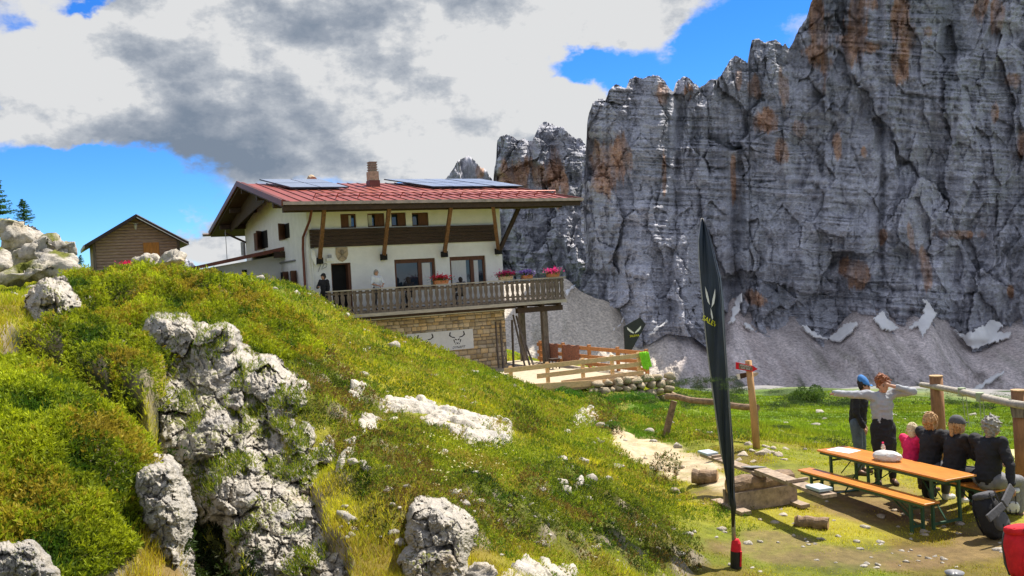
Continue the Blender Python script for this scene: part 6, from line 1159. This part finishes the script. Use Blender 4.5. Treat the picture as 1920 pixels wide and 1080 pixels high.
def props():
    q = hit(1325, 905); log('log_stump', q+[-.22, .1, .10], q+[.18, -.05, .09], .125, 'short brown log lying on the path left of the seesaw', 'log', seed=1)
    q = hit(1530, 990); log('log_stump', q+[-.24, .12, .07], q+[.14, -.08, .07], .085, 'small sawn log with pale end lying between banner and bench', 'log', seed=2)
    # signpost
    b = hit(1419, 842); t = P(1403, 676, float(b@cF)); r = empty('signpost', (0, 0, 0), 0, 'wooden signpost with a red edged arrow board beside the banner', 'signpost'); MB().tube([b-[0, 0, .1], b*.5+t*.5+[.01, 0, 0], t], [.075, .07, .065], 12, wob=.02).build('post', simple('sign_post_mat', (.50, .29, .13), .8, .15, 9, .3, stretch=(1, 1, .3)), r, True)
    dd = float(b@cF)-.10; pl = [P(1380, 679, dd), P(1412, 686, dd), P(1421, 692, dd), P(1411, 697, dd), P(1380, 692, dd)]
    ar = MB().prism(pl, (0, .03, 0)).build('arrow_board', MC['red'], r); pi = [P(1385.5, 681.5, dd-.004), P(1411, 687.5, dd-.004), P(1411, 695.5, dd-.004), P(1385.5, 691, dd-.004)]; MB().prism(pi, (0, .003, 0)).build('board_face', simple('sign_face_mat', (.22, .15, .10), .8, .2, 20), ar)
    for i, (txt, yy) in enumerate((('RIFUGIO', 686.3), ('562 563', 691))): text_part(txt, .055, M_CURT, ar, loc=tuple(P(1398, yy-.0, dd-.012)), rot=(math.pi/2, rad(12), 0), ext=.002)
    ar = MB().prism([P(1380, 702, dd+.2), P(1384, 712, dd+.2), P(1404, 706, dd+.2), P(1404, 698, dd+.2), P(1390, 700, dd+.2)], (0, .03, 0)).build('arrow_board', M_BOARD, r); MB().prism([P(1380, 702, dd+.195), P(1384, 712, dd+.195), P(1388.5, 711, dd+.195), P(1387, 700.8, dd+.195)], (0, .003, 0)).build('board_end', M_WHITE, ar)
    MB().prism([P(1408, 700, dd+.25), P(1417, 698, dd+.25), P(1423, 700, dd+.25), P(1418, 705, dd+.25), P(1408, 709, dd+.25)], (0, .03, 0)).build('arrow_board', M_CAPW, r)
    # rail fence at the rim
    r = empty('rail_fence', (0, 0, 0), 0, 'grey log rail resting on a leaning post at the edge of the path', 'fence'); b = hit(1244, 822); db = float(b@cF); t = P(1264, 752, db); MB().tube([b-[0, 0, .1], t], [.085, .075], 10, wob=.04).build('post', M_LOG, r); a = P(1250, 743, db+.1); e = P(1421, 766, db-2.1); n = 7; MB().tube([a+(e-a)*i/n+[0, 0, .02*math.sin(i*2.)] for i in range(n+1)], .07, 10, wob=.05).build('rail', M_LOG, r)
    b2 = P(1416, 768, db-2.0); MB().tube([np.array([b2[0], b2[1], gz(b2[0], b2[1])-.1]), b2], .06, 10).build('post', M_LOG, r)
    # swing frame
    r = empty('swing_frame', (0, 0, 0), 0, 'log swing frame with two thick posts and a bent crossbeam at the right edge', 'swing frame'); d1, d2 = 17.0, 13.9
    t1 = P(1755, 706, d1); t2 = P(1909, 733, d2)
    for t_, rr in ((t1, .115), (t2, .10)):
        zb = gz(t_[0], t_[1])-.2; m = MB().tube([(t_[0], t_[1], zb), (t_[0]+.01, t_[1], zb*.5+t_[2]*.5), t_], [rr*1.05, rr, rr], 16, wob=.02, seed=5).build('post', simple('swing_post_mat', (.30, .15, .07), .85, .25, 7, .4, stretch=(2, 2, .5)), r, True); MB().tube([t_+[0, 0, .002], t_+[0, 0, .02]], rr*1.05, 16).build('post_top', M_END, m)
    a = P(1727, 721, d1+.35); b = P(1758, 726, d1-.15); c = P(1800, 734, d1-1.1); d = P(1850, 746, d1-2.0); e = P(1900, 757, d2-.14); f = P(1945, 764, d2-.8); MB().tube([a, b, c, d, e, f], [.05, .055, .055, .06, .06, .06], 12, wob=.03).build('crossbeam', M_CAPW, r, True)
    MB().prism([P(1896, 762, d2-.13), P(1925, 766, d2-.13), P(1925, 784, d2-.13), P(1900, 783, d2-.13)], (0, .04, 0)).build('board', M_RAILW, r)
    M_ROPE = simple('rope_mat', (.34, .40, .26), .8, .1, 20)
    for (px, py, qx, qy, dd_) in ((1803, 736, 1812, 800, 15.9), (1811, 738, 1817, 800, 15.8), (1836, 744, 1845, 850, 15.2), (1843, 746, 1851, 850, 15.1)): MB().tube([P(px, py, dd_), P(qx, qy, dd_)], .007, 6).build('rope', M_ROPE, r)
    for (px, py, dd_) in ((1804, 735, 15.85), (1838, 744, 15.15)): MB().tube([P(px-1, py-8, dd_), P(px, py+8, dd_)], .064, 12).build('rope_knot', M_ROPE, r)
    # pale mat on the meadow
    q = hit(1880, 862); M_MT = simple('yellow_mat', (.55, .52, .22), .8, .15, 6); o = MB().prism([(-.75, -.5, .05), (.75, -.6, .03), (.85, .45, .08), (-.65, .6, .09)], (0, 0, .03)).build('ground_mat', M_MT); o.location = q; tag(o, 'pale yellow mat lying on the meadow behind the silver haired person', 'mat')
    # backpacks
    def pack(name, px, py, s, cols, label, rzz, tilt, pad=None):
        q = hit(px, py); r = empty(name, tuple(q+np.array([0, 0, .02])), rzz, label, 'backpack'); r.rotation_euler = (tilt, 0, rzz)
        V, Fc = ICO[4]; W_ = np.sign(V)*np.abs(V)**.7*np.array([.17, .13, .30])*s; W_ = W_*(1+.08*ridged(*(V*3).T, 2)+.05*fbm(*(V*9).T, 3))[:, None]+[0, 0, .30*s]; npmesh('bag', W_, Fc, MC[cols[0]], r, smooth=True)
        V2 = np.sign(V)*np.abs(V)**.7*np.array([.13, .06, .13])*s*(1+.08*ridged(*(V*4+2).T, 2))[:, None]+np.array([0, -.14, .22])*s; npmesh('pocket', V2, Fc, MC[cols[1]], r, smooth=True)
        V3 = np.sign(V)*np.abs(V)**.7*np.array([.155, .12, .055])*s*(1+.08*ridged(*(V*4+5).T, 2))[:, None]+np.array([0, -.02, .59])*s; npmesh('lid', V3, Fc, MC[cols[1]], r, smooth=True)
        for sx in (-1, 1): MB().tube([(sx*.09*s, .10*s, .57*s), (sx*.11*s, .145*s, .42*s), (sx*.12*s, .140*s, .2*s), (sx*.12*s, .10*s, .08*s)], .015*s, 8).build('strap', MC[cols[2]], r, True); MB().obox((sx*.06*s, -.20*s, .10*s), (sx*.06*s, -.16*s, .62*s), .018*s, .008).build('buckle_strap', MC[cols[2]], r)
        if pad:
            MB().obox((-.36*s, -.22*s, .30*s), (.0, -.26*s, .42*s), .03, .10).build('hip_belt', MC[pad], r, bevel=.012); MB().obox((.02*s, -.26*s, .43*s), (.38*s, -.22*s, .62*s), .03, .12).build('hip_belt', MC[pad], r, bevel=.012)
        return r
    pack('backpack', 1872, 1012, .92, ('black', 'dgrey', 'black'), 'black backpack with dark grey padded hip belt lying near the bench end', .5, -.35, 'dgrey')
    pack('backpack', 1925, 1095, .95, ('red', 'red', 'dgrey'), 'bright red backpack cut off by the bottom right corner', .3, -.15, None)
    pack('backpack', 1898, 965, .62, ('lgrey', 'white', 'black'), 'pale grey day pack on the ground beside the silver haired person', -.4, .2)
    pack('backpack', 1742, 938, .55, ('black', 'dgrey', 'black'), 'small dark bag standing in the shade under the beer bench', .2, .1)
    q = hit(1897, 905); V, Fc = ICO[4]; V = V*np.array([.22, .16, .12])*(1+.25*ridged(*(V*2.5).T, 3))[:, None]; o = npmesh('jacket', V, Fc, simple('coral_cloth_mat', (.70, .22, .14), .8, .3, 6, c2=(.25, .45, .35)), smooth=True); o.location = q+[0, 0, .45]; 
    bpy.data.objects.remove(o)
    q = hit(1790, 1082); r = MB().tube([(0, 0, 0), (0, 0, .015), (0, 0, .055), (0, 0, .05)], [.07, .085, .105, .095], 20).build('bowl', M_GREY, None, True); r.location = q; tag(r, 'small metal bowl on the ground at the bottom edge left of the red backpack', 'bowl')
props()
# ------------------------------------------------------------------ snow patches at the foot of the wall
def snow():
    M_SN = simple('snow_mat', (.74, .74, .74), .7, .05, .15, .4, .6)
    S_ = [([(1368,600),(1372,585),(1380,560),(1392,545),(1395,552),(1386,580),(1376,603),(1362,612)], 'thin white snow tongue in the gully right of the banner'), ([(1390,604),(1402,607),(1415,618),(1412,621),(1398,614)], 'small snow patch just right of the thin snow tongue'), ([(1498,606),(1512,610),(1525,622),(1540,630),(1552,633),(1568,622),(1588,606),(1608,604),(1611,608),(1592,628),(1576,642),(1560,640),(1545,634),(1525,632),(1508,618)], 'bowl shaped snow patch left of the blue cap'),
          ([(1635,598),(1645,588),(1655,580),(1660,590),(1668,600),(1685,615),(1672,622),(1655,618),(1640,606)], 'snow patch with a pointed top above the curly haired boy'), ([(1698,616),(1715,606),(1728,595),(1735,572),(1728,562),(1738,560),(1750,578),(1757,590),(1748,605),(1738,622),(1731,634),(1722,612),(1708,618)], 'forked snow patch above the left swing post'),
          ([(1778,608),(1795,622),(1810,628),(1840,612),(1858,600),(1876,602),(1882,614),(1868,622),(1898,622),(1895,632),(1870,642),(1850,645),(1826,657),(1808,640),(1790,622)], 'largest snow patch under the wall near the right edge'), ([(1822,728),(1850,712),(1880,696),(1886,698),(1868,712),(1840,728),(1815,738)], 'narrow snow strip low on the scree at right'),
          ([(1060,546),(1080,532),(1078,540),(1062,556)], 'small snow wedge beside the right end of the balcony'), ([(1150,618),(1165,600),(1180,590),(1166,606),(1152,622)], 'thin snow streak on the sunlit scree'), ([(1215,626),(1250,598),(1256,602),(1238,616),(1222,630)], 'small snow streak above the dark pentagon flag')]
    G = SCREE.reshape(-1, 3); A1 = proj(G); d1 = G@cF; G2 = WALLV.reshape(-1, 3); A2 = proj(G2); d2 = G2@cF
    gs = 3.0; x0, y0, nx_, ny_ = 1040, 500, 300, 90
    def raster(A, d):
        g = np.full((ny_, nx_), 1e9); i = ((A[1]-y0)/gs).astype(int); j = ((A[0]-x0)/gs).astype(int); k = (i >= 0) & (i < ny_) & (j >= 0) & (j < nx_); np.minimum.at(g, (i[k], j[k]), d[k]); return g
    Dm = np.minimum(raster(A1, d1), raster(A2, d2)); sm = np.full(Dm.shape, 1e9)
    for a in (-1, 0, 1):
        for b in (-1, 0, 1): sm = np.minimum(sm, np.roll(np.roll(Dm, a, 0), b, 1))
    k3 = np.ones(5)/5; sm = np.minimum(sm, 1100); sm2 = np.apply_along_axis(lambda v: np.convolve(np.pad(v, 2, 'edge'), k3, 'valid'), 0, np.apply_along_axis(lambda v: np.convolve(np.pad(v, 2, 'edge'), k3, 'valid'), 1, sm))
    def dep(x, y):
        fx = np.clip((x-x0)/gs-.5, 0, nx_-1.01); fy = np.clip((y-y0)/gs-.5, 0, ny_-1.01); i = fy.astype(int); j = fx.astype(int); a = fy-i; b = fx-j
        return (sm2[i, j]*(1-a)*(1-b)+sm2[i+1, j]*a*(1-b)+sm2[i, j+1]*(1-a)*b+sm2[i+1, j+1]*a*b)
    for poly, lb in S_:
        p = np.array(poly, float); bx0, by0 = p.min(0)-4; bx1, by1 = p.max(0)+4; st = 1.5; gx = np.arange(bx0, bx1, st); gy = np.arange(by0, by1, st); X, Y = np.meshgrid(gx, gy); xq = (X+6*fbm(X/7., Y/7., 1, 4, .7)).ravel(); yq = (Y+5*fbm(X/7., Y/7., 9, 4, .7)).ravel()
        ins = np.zeros(len(xq), bool)
        for i in range(len(p)):
            (xa, ya), (xb, yb_) = p[i], p[(i+1) % len(p)]; c = ((ya > yq) != (yb_ > yq)) & (xq < (xb-xa)*(yq-ya)/(yb_-ya+1e-9)+xa); ins ^= c
        ins = ins.reshape(X.shape); fq = ins[:-1, :-1] & ins[1:, :-1] & ins[:-1, 1:] & ins[1:, 1:]; D_ = dep(X.ravel(), Y.ravel())-2.0; Vv = D_[:, None]*(cF+cR*((X.ravel()-960)/FP)[:, None]+cU*((540-Y.ravel())/FP)[:, None])
        F4 = gridfaces(*X.shape)[fq.ravel()]; used = np.unique(F4); mp = np.full(len(Vv), -1); mp[used] = np.arange(len(used))
        if not len(F4): continue
        o = npmesh('snow_patch', Vv[used], mp[F4], M_SN, smooth=True); so = o.modifiers.new('solid', 'SOLIDIFY'); so.thickness = 1.6; so.offset = 0; tag(o, lb, 'snow')
snow()
